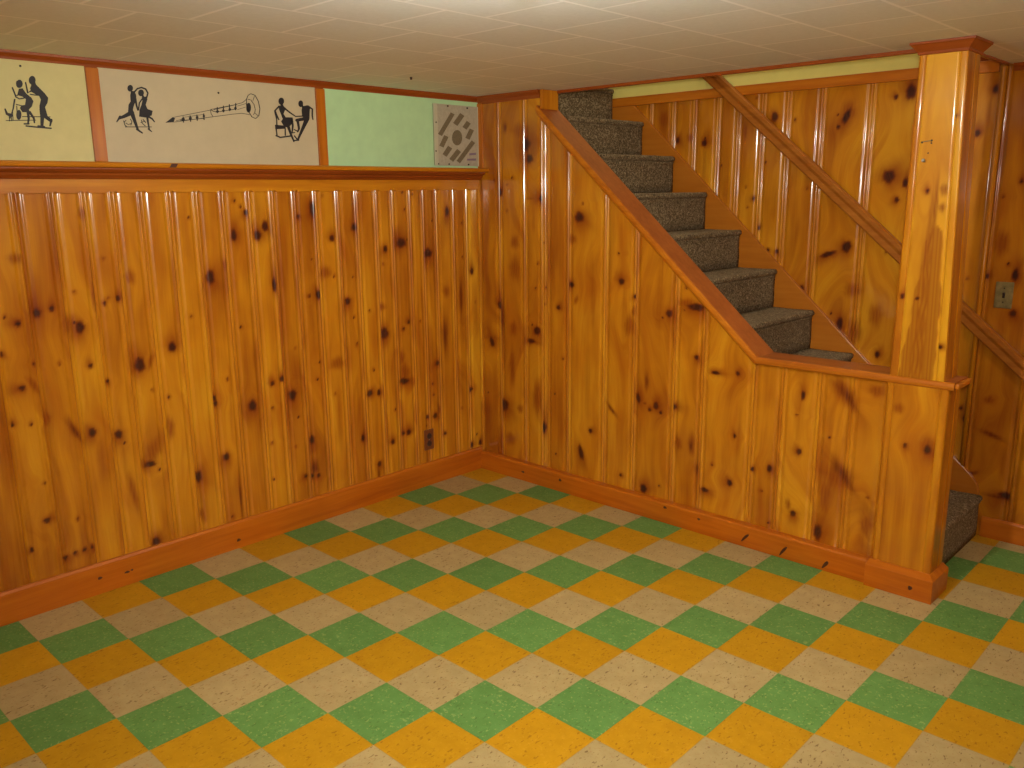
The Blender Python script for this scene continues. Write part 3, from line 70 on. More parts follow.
SEATED = [[[-1.2334,1.9411],[-1.2121,1.9449],[-1.2029,1.9288],[-1.2137,1.9087],[-1.2034,1.895],[-1.1692,1.8961],[-1.1674,1.8808],[-1.1827,1.8603],[-1.1962,1.8519],[-1.215,1.8553],[-1.2281,1.876],[-1.2188,1.8871],[-1.2282,1.9114],[-1.2345,1.9269]],[[-1.2594,1.8611],[-1.2083,1.8592],[-1.2072,1.8467],[-1.2593,1.842]],[[-1.1156,1.9458],[-1.0888,1.9525],[-1.0763,1.9424],[-1.0816,1.8996],[-1.1021,1.8924],[-1.1188,1.9031],[-1.1204,1.9282]],[[-1.2066,1.9622],[-1.2084,1.9556],[-1.2127,1.9502],[-1.2186,1.947],[-1.2247,1.9466],[-1.2301,1.9491],[-1.2335,1.954],[-1.2344,1.9604],[-1.2325,1.9669],[-1.2282,1.9723],[-1.2224,1.9755],[-1.2162,1.9759],[-1.2109,1.9734],[-1.2074,1.9685]],[[-1.1104,1.9576],[-1.112,1.9513],[-1.1158,1.946],[-1.121,1.9429],[-1.1264,1.9426],[-1.1311,1.9451],[-1.1341,1.9499],[-1.1348,1.9561],[-1.1332,1.9624],[-1.1294,1.9676],[-1.1243,1.9707],[-1.1188,1.9711],[-1.1141,1.9686],[-1.1111,1.9638]],[[-1.2246,1.9522],[-1.2254,1.9416],[-1.2136,1.9423],[-1.2128,1.9529]],[[-1.2128,1.9529],[-1.2148,1.9493],[-1.2191,1.9476],[-1.2231,1.9488],[-1.2246,1.9522],[-1.2226,1.9558],[-1.2183,1.9575],[-1.2142,1.9563]],[[-1.2136,1.9423],[-1.2156,1.9387],[-1.2199,1.937],[-1.224,1.9382],[-1.2254,1.9416],[-1.2234,1.9452],[-1.2191,1.9469],[-1.2151,1.9457]],[[-1.2364,1.9409],[-1.2583,1.9208],[-1.251,1.9202],[-1.2308,1.9363]],[[-1.2583,1.9208],[-1.2485,1.8951],[-1.2422,1.8976],[-1.251,1.9202]],[[-1.2485,1.8951],[-1.2416,1.8821],[-1.2361,1.8845],[-1.2422,1.8976]],[[-1.2294,1.9389],[-1.2308,1.9363],[-1.2339,1.9351],[-1.2368,1.9359],[-1.2378,1.9384],[-1.2364,1.9409],[-1.2333,1.9422],[-1.2304,1.9413]],[[-1.2509,1.9207],[-1.2522,1.9184],[-1.2549,1.9173],[-1.2575,1.9181],[-1.2584,1.9203],[-1.2571,1.9226],[-1.2544,1.9237],[-1.2518,1.9229]],[[-1.242,1.8966],[-1.2431,1.8945],[-1.2456,1.8935],[-1.2479,1.8943],[-1.2487,1.8962],[-1.2476,1.8983],[-1.2451,1.8992],[-1.2428,1.8985]],[[-1.2359,1.8834],[-1.2369,1.8816],[-1.2391,1.8808],[-1.2411,1.8814],[-1.2418,1.8831],[-1.2408,1.8849],[-1.2387,1.8858],[-1.2367,1.8852]],[[-1.259,1.9161],[-1.2521,1.8851],[-1.2462,1.8861],[-1.2533,1.9177]],[[-1.2521,1.8851],[-1.2535,1.8571],[-1.2476,1.8574],[-1.2462,1.8861]],[[-1.2532,1.9171],[-1.2542,1.9153],[-1.2564,1.9144],[-1.2584,1.915],[-1.2591,1.9167],[-1.2581,1.9185],[-1.256,1.9194],[-1.254,1.9188]],[[-1.2462,1.8857],[-1.2472,1.8839],[-1.2493,1.8831],[-1.2513,1.8837],[-1.2521,1.8855],[-1.2511,1.8872],[-1.2489,1.8881],[-1.2469,1.8875]],[[-1.2477,1.8574],[-1.2487,1.8556],[-1.2508,1.8548],[-1.2528,1.8554],[-1.2535,1.8571],[-1.2525,1.8589],[-1.2504,1.8597],[-1.2484,1.8591]],[[-1.2145,1.9335],[-1.1848,1.9144],[-1.1803,1.9192],[-1.2086,1.9393]],[[-1.1848,1.9144],[-1.1532,1.8987],[-1.15,1.9025],[-1.1803,1.9192]],[[-1.2073,1.9367],[-1.2087,1.9341],[-1.2118,1.9329],[-1.2147,1.9337],[-1.2158,1.9362],[-1.2143,1.9388],[-1.2113,1.94],[-1.2083,1.9391]],[[-1.1791,1.917],[-1.1803,1.9149],[-1.1828,1.914],[-1.1851,1.9147],[-1.186,1.9166],[-1.1848,1.9187],[-1.1823,1.9197],[-1.18,1.919]],[[-1.149,1.9008],[-1.1499,1.8992],[-1.1518,1.8985],[-1.1536,1.899],[-1.1542,1.9005],[-1.1533,1.9021],[-1.1514,1.9028],[-1.1496,1.9022]],[[-1.2586,1.8459],[-1.2559,1.8169],[-1.25,1.8179],[-1.2527,1.8469]],[[-1.2527,1.8465],[-1.2537,1.8447],[-1.2558,1.8439],[-1.2579,1.8446],[-1.2586,1.8463],[-1.2576,1.8481],[-1.2554,1.8489],[-1.2534,1.8482]],[[-1.25,1.8175],[-1.251,1.8157],[-1.2532,1.8149],[-1.2552,1.8156],[-1.2559,1.8173],[-1.2549,1.8191],[-1.2528,1.8199],[-1.2507,1.8193]],[[-1.2129,1.85],[-1.2145,1.8188],[-1.2085,1.8192],[-1.2069,1.8504]],[[-1.2069,1.8503],[-1.2079,1.8485],[-1.2101,1.8477],[-1.2121,1.8483],[-1.2129,1.85],[-1.2119,1.8519],[-1.2097,1.8527],[-1.2077,1.852]],[[-1.2085,1.8191],[-1.2095,1.8173],[-1.2117,1.8165],[-1.2138,1.8171],[-1.2145,1.8189],[-1.2135,1.8207],[-1.2113,1.8215],[-1.2093,1.8209]],[[-1.2591,1.8125],[-1.2381,1.8055],[-1.2373,1.8119],[-1.2556,1.8185]],[[-1.2381,1.8055],[-1.1858,1.8132],[-1.1864,1.8196],[-1.2373,1.8119]],[[-1.2535,1.8156],[-1.2548,1.8133],[-1.2576,1.8123],[-1.2602,1.8131],[-1.2611,1.8153],[-1.2598,1.8176],[-1.257,1.8187],[-1.2545,1.8178]],[[-1.2339,1.8089],[-1.2352,1.8065],[-1.238,1.8055],[-1.2406,1.8063],[-1.2415,1.8086],[-1.2402,1.8109],[-1.2375,1.8119],[-1.2348,1.8111]],[[-1.1822,1.8165],[-1.1835,1.8142],[-1.1863,1.8131],[-1.189,1.814],[-1.19,1.8162],[-1.1886,1.8186],[-1.1858,1.8196],[-1.1832,1.8188]],[[-1.1804,1.8882],[-1.1754,1.8606],[-1.1658,1.8612],[-1.1675,1.8906]],[[-1.1754,1.8606],[-1.1794,1.8302],[-1.1734,1.8299],[-1.1658,1.8612]],[[-1.1675,1.8898],[-1.1697,1.8858],[-1.1744,1.884],[-1.1788,1.8854],[-1.1804,1.8891],[-1.1783,1.893],[-1.1736,1.8948],[-1.1691,1.8935]],[[-1.1659,1.8611],[-1.1675,1.8582],[-1.1709,1.8569],[-1.1742,1.8579],[-1.1754,1.8607],[-1.1737,1.8635],[-1.1703,1.8649],[-1.167,1.8639]],[[-1.1734,1.8302],[-1.1744,1.8284],[-1.1766,1.8275],[-1.1787,1.8282],[-1.1795,1.8299],[-1.1784,1.8318],[-1.1762,1.8326],[-1.1742,1.8319]],[[-1.2007,1.854],[-1.1895,1.8261],[-1.1792,1.8298],[-1.1866,1.8585]],[[-1.1895,1.8261],[-1.173,1.7929],[-1.1664,1.7954],[-1.1792,1.8298]],[[-1.1864,1.8566],[-1.1889,1.8522],[-1.1942,1.8502],[-1.1992,1.8517],[-1.2009,1.8559],[-1.1985,1.8603],[-1.1932,1.8624],[-1.1882,1.8608]],[[-1.1789,1.8282],[-1.1808,1.8249],[-1.1847,1.8234],[-1.1884,1.8246],[-1.1897,1.8277],[-1.1879,1.831],[-1.184,1.8325],[-1.1803,1.8313]],[[-1.1662,1.7943],[-1.1674,1.7922],[-1.1699,1.7913],[-1.1723,1.792],[-1.1732,1.7941],[-1.172,1.7962],[-1.1695,1.7971],[-1.1671,1.7963]],[[-1.1207,1.9481],[-1.1169,1.9405],[-1.1078,1.9443],[-1.1116,1.952]],[[-1.1113,1.9503],[-1.113,1.9475],[-1.1165,1.9461],[-1.1198,1.947],[-1.121,1.9498],[-1.1194,1.9527],[-1.1159,1.954],[-1.1125,1.9531]],[[-1.1075,1.9427],[-1.1092,1.9398],[-1.1127,1.9384],[-1.116,1.9394],[-1.1172,1.9421],[-1.1156,1.945],[-1.1121,1.9463],[-1.1087,1.9454]],[[-1.0885,1.9448],[-1.0673,1.9353],[-1.0594,1.9386],[-1.0826,1.9518]],[[-1.0673,1.9353],[-1.0698,1.9092],[-1.0627,1.9098],[-1.0594,1.9386]],[[-1.0698,1.9092],[-1.0668,1.8926],[-1.061,1.8938],[-1.0627,1.9098]],[[-1.0807,1.9486],[-1.0823,1.9457],[-1.0859,1.9443],[-1.0892,1.9453],[-1.0904,1.948],[-1.0888,1.9509],[-1.0853,1.9523],[-1.0819,1.9514]],[[-1.0591,1.9372],[-1.0605,1.9347],[-1.0636,1.9335],[-1.0665,1.9343],[-1.0676,1.9367],[-1.0662,1.9392],[-1.0631,1.9404],[-1.0602,1.9396]],[[-1.0627,1.9097],[-1.0639,1.9076],[-1.0665,1.9066],[-1.0689,1.9073],[-1.0698,1.9093],[-1.0686,1.9114],[-1.066,1.9124],[-1.0636,1.9117]],[[-1.0609,1.8933],[-1.0619,1.8916],[-1.064,1.8908],[-1.066,1.8914],[-1.0668,1.8931],[-1.0658,1.8948],[-1.0637,1.8956],[-1.0617,1.895]],[[-1.1099,1.9081],[-1.1515,1.9035],[-1.1516,1.8992],[-1.1099,1.9026]],[[-1.1066,1.9055],[-1.1077,1.9035],[-1.1101,1.9026],[-1.1124,1.9033],[-1.1132,1.9052],[-1.1121,1.9072],[-1.1097,1.9081],[-1.1074,1.9074]],[[-1.1489,1.9015],[-1.1498,1.8999],[-1.1517,1.8992],[-1.1535,1.8997],[-1.1541,1.9012],[-1.1533,1.9028],[-1.1514,1.9035],[-1.1496,1.903]],[[-1.0941,1.9039],[-1.1494,1.8916],[-1.1475,1.879],[-1.0918,1.889]],[[-1.0836,1.8969],[-1.0867,1.8914],[-1.0935,1.8888],[-1.0999,1.8907],[-1.1022,1.896],[-1.0991,1.9015],[-1.0924,1.9041],[-1.0859,1.9022]],[[-1.1406,1.8857],[-1.1433,1.881],[-1.1489,1.8788],[-1.1543,1.8805],[-1.1563,1.8849],[-1.1536,1.8896],[-1.1479,1.8918],[-1.1426,1.8902]],[[-1.1506,1.8843],[-1.1447,1.8494],[-1.1342,1.8499],[-1.1376,1.8868]],[[-1.1447,1.8494],[-1.1508,1.8379],[-1.1439,1.8354],[-1.1342,1.8499]],[[-1.1376,1.8859],[-1.1398,1.8819],[-1.1445,1.8801],[-1.149,1.8815],[-1.1506,1.8852],[-1.1484,1.8891],[-1.1437,1.891],[-1.1392,1.8896]],[[-1.1342,1.8499],[-1.136,1.8467],[-1.1398,1.8453],[-1.1434,1.8464],[-1.1447,1.8494],[-1.1429,1.8526],[-1.1391,1.854],[-1.1355,1.8529]],[[-1.1435,1.8368],[-1.1448,1.8345],[-1.1476,1.8334],[-1.1503,1.8342],[-1.1513,1.8365],[-1.15,1.8388],[-1.1471,1.8399],[-1.1444,1.8391]],[[-1.1658,1.843],[-1.1469,1.8355],[-1.1442,1.8394],[-1.1632,1.8469]],[[-1.1619,1.8451],[-1.1628,1.8435],[-1.1647,1.8428],[-1.1665,1.8434],[-1.1671,1.8449],[-1.1662,1.8464],[-1.1643,1.8471],[-1.1626,1.8466]],[[-1.143,1.8376],[-1.1438,1.836],[-1.1457,1.8353],[-1.1475,1.8358],[-1.1482,1.8373],[-1.1473,1.8389],[-1.1454,1.8396],[-1.1436,1.8391]],[[-1.1049,1.8988],[-1.1245,1.8585],[-1.1096,1.8536],[-1.0828,1.8918]],[[-1.1245,1.8585],[-1.153,1.8035],[-1.1452,1.8008],[-1.1096,1.8536]],[[-1.0815,1.896],[-1.0856,1.8885],[-1.0947,1.8851],[-1.1032,1.8877],[-1.1063,1.8947],[-1.1021,1.9021],[-1.0931,1.9055],[-1.0846,1.903]],[[-1.1087,1.8564],[-1.1115,1.8514],[-1.1176,1.8491],[-1.1234,1.8509],[-1.1254,1.8557],[-1.1226,1.8607],[-1.1166,1.863],[-1.1108,1.8612]],[[-1.1448,1.8023],[-1.1462,1.7997],[-1.1494,1.7985],[-1.1524,1.7995],[-1.1535,1.802],[-1.152,1.8046],[-1.1489,1.8058],[-1.1458,1.8048]],[[-1.1678,1.8162],[-1.1531,1.7994],[-1.148,1.8026],[-1.1628,1.8195]],[[-1.1623,1.818],[-1.1633,1.8161],[-1.1655,1.8153],[-1.1676,1.816],[-1.1683,1.8177],[-1.1673,1.8196],[-1.1651,1.8204],[-1.163,1.8197]],[[-1.1475,1.8011],[-1.1485,1.7993],[-1.1507,1.7984],[-1.1528,1.7991],[-1.1536,1.8009],[-1.1526,1.8027],[-1.1503,1.8035],[-1.1482,1.8029]],[[-1.1711,1.7949],[-1.1448,1.7976],[-1.145,1.8034],[-1.1712,1.8006]],[[-1.1677,1.7979],[-1.1689,1.7958],[-1.1714,1.7949],[-1.1738,1.7956],[-1.1746,1.7976],[-1.1735,1.7997],[-1.1709,1.8007],[-1.1686,1.7999]],[[-1.1414,1.8006],[-1.1426,1.7985],[-1.1451,1.7975],[-1.1475,1.7983],[-1.1484,1.8003],[-1.1472,1.8024],[-1.1447,1.8034],[-1.1423,1.8026]],[[-1.1762,1.8279],[-1.1631,1.8303],[-1.1636,1.8345],[-1.1767,1.8322]],[[-1.1738,1.8302],[-1.1747,1.8286],[-1.1766,1.8279],[-1.1784,1.8285],[-1.179,1.83],[-1.1781,1.8315],[-1.1763,1.8322],[-1.1745,1.8317]],[[-1.1607,1.8325],[-1.1616,1.8309],[-1.1635,1.8302],[-1.1653,1.8308],[-1.1659,1.8323],[-1.165,1.8339],[-1.1631,1.8346],[-1.1614,1.834]]]
VENT_SLOTS = [[[-0.2259,1.9702],[-0.3181,1.8593],[-0.293,1.8494],[-0.2001,1.9608]],[[-0.1595,1.9704],[-0.2116,1.918],[-0.1821,1.9044],[-0.1296,1.957]],[[-0.1137,1.9333],[-0.1452,1.9011],[-0.1164,1.8883],[-0.0847,1.9207]],[[-0.0927,1.8957],[-0.1265,1.8465],[-0.0964,1.8376],[-0.0623,1.887]],[[-0.0805,1.8356],[-0.1942,1.728],[-0.1697,1.7153],[-0.0551,1.8232]],[[-0.2756,1.8549],[-0.312,1.8015],[-0.2836,1.7925],[-0.2469,1.8462]],[[-0.251,1.8024],[-0.2912,1.7598],[-0.2633,1.7468],[-0.2228,1.7896]],[[-0.188,1.7882],[-0.2449,1.7365],[-0.218,1.7218],[-0.1607,1.7737]],[[-0.1492,1.8464],[-0.1514,1.8341],[-0.1569,1.823],[-0.1653,1.814],[-0.1757,1.8081],[-0.1871,1.8059],[-0.1983,1.8074],[-0.2082,1.8127],[-0.2159,1.8211],[-0.2206,1.8318],[-0.222,1.8437],[-0.2198,1.8558],[-0.2143,1.8668],[-0.206,1.8757],[-0.1957,1.8817],[-0.1845,1.8841],[-0.1733,1.8826],[-0.1633,1.8775],[-0.1554,1.8692],[-0.1506,1.8584]]]
VENT_SCREWS = [[-0.2465,2.0018],[-0.1092,1.9974],[-0.3319,1.9158],[-0.0242,1.9164],[-0.3376,1.774],[-0.0254,1.7791],[-0.3228,1.7054],[-0.2485,1.6925],[-0.1081,1.6856]]
VENT_PLATE = [[-0.3463,2.0079],[-0.0095,2.0139],[-0.0182,1.6822],[-0.3492,1.6862]]
VENT_MARKS = [[[-0.117,1.7398],[-0.0513,1.7428],[-0.0516,1.7313],[-0.1173,1.7301]],[[-0.0999,1.7687],[-0.0505,1.7727],[-0.0508,1.7612],[-0.1002,1.7573]]]

# ------------------------------------------------------------------ helpers
class MB:
    def __init__(self):
        self.v = []; self.f = []
    def add(self, vs, fs):
        n = len(self.v)
        self.v += [tuple(p) for p in vs]
        self.f += [tuple(i + n for i in f) for f in fs]
        return self
    def box(self, x0, x1, y0, y1, z0, z1):
        return self.add([(x0,y0,z0),(x1,y0,z0),(x1,y1,z0),(x0,y1,z0),(x0,y0,z1),(x1,y0,z1),(x1,y1,z1),(x0,y1,z1)],
                        [(0,3,2,1),(4,5,6,7),(0,1,5,4),(1,2,6,5),(2,3,7,6),(3,0,4,7)])
    def prism(self, poly, fn, a, b):
        """poly: 2-D outline; fn(p, t) -> 3-D point; extruded between t=a and t=b"""
        n = len(poly)
        vs = [fn(p, a) for p in poly] + [fn(p, b) for p in poly]
        fs = [tuple(range(n)), tuple(range(2*n-1, n-1, -1))]
        fs += [(i, i+n, (i+1) % n + n, (i+1) % n) for i in range(n)]
        return self.add(vs, fs)
    def sweep(self, rings, cap=True):
        """closed rings of equal length joined along"""
        n = len(rings[0]); vs = [p for r in rings for p in r]; fs = []
        for k in range(len(rings)-1):
            for i in range(n):
                j = (i+1) % n
                fs.append((k*n+i, k*n+j, (k+1)*n+j, (k+1)*n+i))
        if cap:
            fs.append(tuple(range(n-1, -1, -1)))
            fs.append(tuple((len(rings)-1)*n+i for i in range(n)))
        return self.add(vs, fs)
    def cyl(self, c, ax, r0, r1, h, n=20):
        ax = Vector(ax).normalized(); a = ax.orthogonal().normalized(); b = ax.cross(a); c = Vector(c)
        rings = []
        for (r, t) in ((r0, 0), (r1, h)):
            rings.append([tuple(c + ax*t + (a*math.cos(2*math.pi*i/n) + b*math.sin(2*math.pi*i/n))*r) for i in range(n)])
        return self.sweep(rings)
    def lathe(self, c, prof, n=32):
        c = Vector(c); rings = []
        for r, z in prof:
            rings.append([(c.x + r*math.cos(2*math.pi*i/n), c.y + r*math.sin(2*math.pi*i/n), c.z + z) for i in range(n)])
        return self.sweep(rings)
    def build(self, name, mat, parent=None, bevel=0.0, seg=2, smooth=False, origin=None):
        me = bpy.data.meshes.new(name)
        vs = np.array(self.v, dtype=float)
        if parent is not None:
            o0 = np.array(world_loc(parent))
        elif origin is not None:
            o0 = np.array(origin, dtype=float)
        else:
            mn, mx = vs.min(0), vs.max(0)
            o0 = np.array([(mn[0]+mx[0])/2, (mn[1]+mx[1])/2, mn[2]])
        me.from_pydata((vs - o0).tolist(), [], self.f)
        me.update()
        bm = bmesh.new(); bm.from_mesh(me)
        bmesh.ops.recalc_face_normals(bm, faces=bm.faces)
        bm.to_mesh(me); bm.free()
        if smooth:
            me.polygons.foreach_set('use_smooth', [True]*len(me.polygons))
        me.materials.append(mat)
        o = bpy.data.objects.new(name, me)
        COL.objects.link(o)
        if parent is not None:
            o.parent = parent
            WL[o.name] = tuple(o0)
        else:
            o.location = o0
            WL[o.name] = tuple(o0)
        if bevel > 0:
            m = o.modifiers.new('bevel', 'BEVEL'); m.width = bevel; m.segments = seg
            m.limit_method = 'ANGLE'; m.angle_limit = math.radians(35)
        return o
WL = {}
def world_loc(o): return WL[o.name]
def thing(name, label, cat, loc, group=None):
    o = bpy.data.objects.new(name, None); COL.objects.link(o)
    o.empty_display_size = 0.1
    o.location = loc; WL[o.name] = tuple(loc)
    o['label'] = label; o['category'] = cat
    if group: o['group'] = group
    return o
def tag(o, label, cat, group=None):
    o['label'] = label; o['category'] = cat
    if group: o['group'] = group
    return o
def struct(o):
    o['kind'] = 'structure'; return o

# ------------------------------------------------------------------ materials
def newmat(name):
    m = bpy.data.materials.new(name); m.use_nodes = True
    nt = m.node_tree; b = nt.nodes['Principled BSDF']
    return m, nt, b
def N(nt, typ, **kw):
    n = nt.nodes.new(typ)
    for k, v in kw.items(): setattr(n, k, v)
    return n
def L(nt, a, b): nt.links.new(a, b)
def math_n(nt, op, a, b=None, c=None):
    n = N(nt, 'ShaderNodeMath', operation=op)
    for i, s in enumerate((a, b, c)):
        if s is None: continue
        if isinstance(s, (int, float)): n.inputs[i].default_value = s
        else: L(nt, s, n.inputs[i])
    return n.outputs[0]
def mixc(nt, fac, a, b, mode='MIX'):
    n = N(nt, 'ShaderNodeMix', data_type='RGBA', blend_type=mode)
    for s, k in ((fac, 0), (a, 6), (b, 7)):
        if isinstance(s, (int, float)): n.inputs[k].default_value = s
        elif isinstance(s, tuple): n.inputs[k].default_value = s if len(s) == 4 else (*s, 1)
        else: L(nt, s, n.inputs[k])
    return n.outputs[2]
def ramp(nt, fac, stops):
    n = N(nt, 'ShaderNodeValToRGB'); cr = n.color_ramp
    while len(cr.elements) < len(stops): cr.elements.new(0.5)
    for e, (p, c) in zip(cr.elements, stops):
        e.position = p; e.color = (*c, 1)
    L(nt, fac, n.inputs[0]); return n.outputs[0]
def noise(nt, vec, scale, detail=3, rough=0.55, dist=0.0):
    n = N(nt, 'ShaderNodeTexNoise'); n.inputs['Scale'].default_value = scale
    n.inputs['Detail'].default_value = detail; n.inputs['Roughness'].default_value = rough
    n.inputs['Distortion'].default_value = dist
    if vec is not None: L(nt, vec, n.inputs['Vector'])
    return n.outputs[0]
def bump(nt, b, h, strength, dist=0.002):
    n = N(nt, 'ShaderNodeBump'); n.inputs['Strength'].default_value = strength; n.inputs['Distance'].default_value = dist
    L(nt, h, n.inputs['Height']); L(nt, n.outputs[0], b.inputs['Normal'])

PINE_LIGHT = (0.66, 0.312, 0.015)
PINE_MID = (0.53, 0.196, 0.008)
PINE_DARK = (0.31, 0.080, 0.005)
def pine_boards():
    """knotty pine; grain runs along gv, bent round the knots by the attributes the wall meshes carry"""
    m, nt, b = newmat('knotty_pine_boards')
    at = lambda s: N(nt, 'ShaderNodeAttribute', attribute_name=s).outputs['Fac']
    gu, gv, tone, knot, halo = at('gu'), at('gv'), at('tone'), at('knot'), at('halo')
    cb = N(nt, 'ShaderNodeCombineXYZ'); L(nt, math_n(nt, 'MULTIPLY', gu, 1.0), cb.inputs[0]); L(nt, math_n(nt, 'MULTIPLY', gv, 0.045), cb.inputs[1])
    g1 = noise(nt, cb.outputs[0], 30, 3, 0.55, 0.25)
    cb2 = N(nt, 'ShaderNodeCombineXYZ'); L(nt, gu, cb2.inputs[0]); L(nt, math_n(nt, 'MULTIPLY', gv, 0.02), cb2.inputs[1])
    g2 = noise(nt, cb2.outputs[0], 260, 2, 0.6)
    cb3 = N(nt, 'ShaderNodeCombineXYZ'); L(nt, gu, cb3.inputs[0]); L(nt, math_n(nt, 'MULTIPLY', gv, 0.22), cb3.inputs[1])
    g3 = noise(nt, cb3.outputs[0], 11, 2, 0.5)
    t = math_n(nt, 'ADD', math_n(nt, 'MULTIPLY', g1, 0.50), math_n(nt, 'MULTIPLY', g2, 0.13))
    t = math_n(nt, 'ADD', t, math_n(nt, 'MULTIPLY', g3, 0.78))
    t = math_n(nt, 'ADD', t, tone)
    c = ramp(nt, t, [(0.38, PINE_LIGHT), (0.68, PINE_MID), (1.0, PINE_DARK)])
    cb4 = N(nt, 'ShaderNodeCombineXYZ'); L(nt, gu, cb4.inputs[0]); L(nt, math_n(nt, 'MULTIPLY', gv, 0.10), cb4.inputs[1])
    g4 = noise(nt, cb4.outputs[0], 19, 3, 0.55)
    c = mixc(nt, ramp(nt, g4, [(0.50, (0, 0, 0)), (0.72, (0.62, 0.62, 0.62))]), c, (0.37, 0.088, 0.005))
    c = mixc(nt, halo, c, (0.20, 0.024, 0.003))
    kn = noise(nt, cb.outputs[0], 160, 2)
    kc = ramp(nt, kn, [(0.3, (0.028, 0.0085, 0.006)), (0.7, (0.075, 0.018, 0.009))])
    c = mixc(nt, ramp(nt, knot, [(0.0, (0, 0, 0)), (0.45, (0.92, 0.92, 0.92))]), c, (0.125, 0.020, 0.004))
    c = mixc(nt, ramp(nt, knot, [(0.42, (0, 0, 0)), (0.80, (0.95, 0.95, 0.95))]), c, kc)
    L(nt, c, b.inputs['Base Color'])
    L(nt, math_n(nt, 'ADD', math_n(nt, 'MULTIPLY', g1, 0.12), 0.26), b.inputs['Roughness'])
    b.inputs['Coat Weight'].default_value = 0.7
    b.inputs['Coat Roughness'].default_value = 0.11
    b.inputs['Specular IOR Level'].default_value = 0.15
    bump(nt, b, g1, 0.08, 0.002)
    return m
def wood(name, axis, light, mid, dark, rough=0.38, knots=True, coat=0.22, kscale=7.0):
    m, nt, b = newmat(name)
    tc = N(nt, 'ShaderNodeTexCoord'); mp = N(nt, 'ShaderNodeMapping')
    sc = [1.0, 1.0, 1.0]; sc[axis] = 0.06
    mp.inputs['Scale'].default_value = sc
    L(nt, tc.outputs['Object'], mp.inputs['Vector'])
    g1 = noise(nt, mp.outputs[0], 48, 4, 0.6, 0.5); g2 = noise(nt, mp.outputs[0], 9, 2, 0.5)
    t = math_n(nt, 'ADD', math_n(nt, 'MULTIPLY', g1, 0.6), math_n(nt, 'MULTIPLY', g2, 0.5))
    c = ramp(nt, t, [(0.32, light), (0.56, mid), (0.82, dark)])
    if knots:
        mp2 = N(nt, 'ShaderNodeMapping'); s2 = [1.0, 1.0, 1.0]; s2[axis] = 0.55; mp2.inputs['Scale'].default_value = s2
        L(nt, tc.outputs['Object'], mp2.inputs['Vector'])
        v = N(nt, 'ShaderNodeTexVoronoi'); v.inputs['Scale'].default_value = kscale; L(nt, mp2.outputs[0], v.inputs['Vector'])
        k = ramp(nt, v.outputs['Distance'], [(0.035, (1, 1, 1)), (0.07, (0.25, 0.25, 0.25)), (0.16, (0, 0, 0))])
        c = mixc(nt, k, c, (0.05, 0.012, 0.005))
    L(nt, c, b.inputs['Base Color'])
    b.inputs['Roughness'].default_value = rough
    b.inputs['Specular IOR Level'].default_value = 0.2
    b.inputs['Coat Weight'].default_value = coat; b.inputs['Coat Roughness'].default_value = 0.2
    bump(nt, b, g1, 0.06, 0.002)
    return m
def plain(name, col, rough=0.5, metal=0.0, mottled=0.0, scale=14):
    m, nt, b = newmat(name)
    tc = N(nt, 'ShaderNodeTexCoord')
    n = noise(nt, tc.outputs['Object'], scale, 4)
    lo = tuple(c*(1-mottled) for c in col); hi = tuple(min(1, c*(1+mottled)) for c in col)
    L(nt, ramp(nt, n, [(0.3, lo), (0.7, hi)]), b.inputs['Base Color'])
    b.inputs['Roughness'].default_value = rough; b.inputs['Metallic'].default_value = metal
    return m
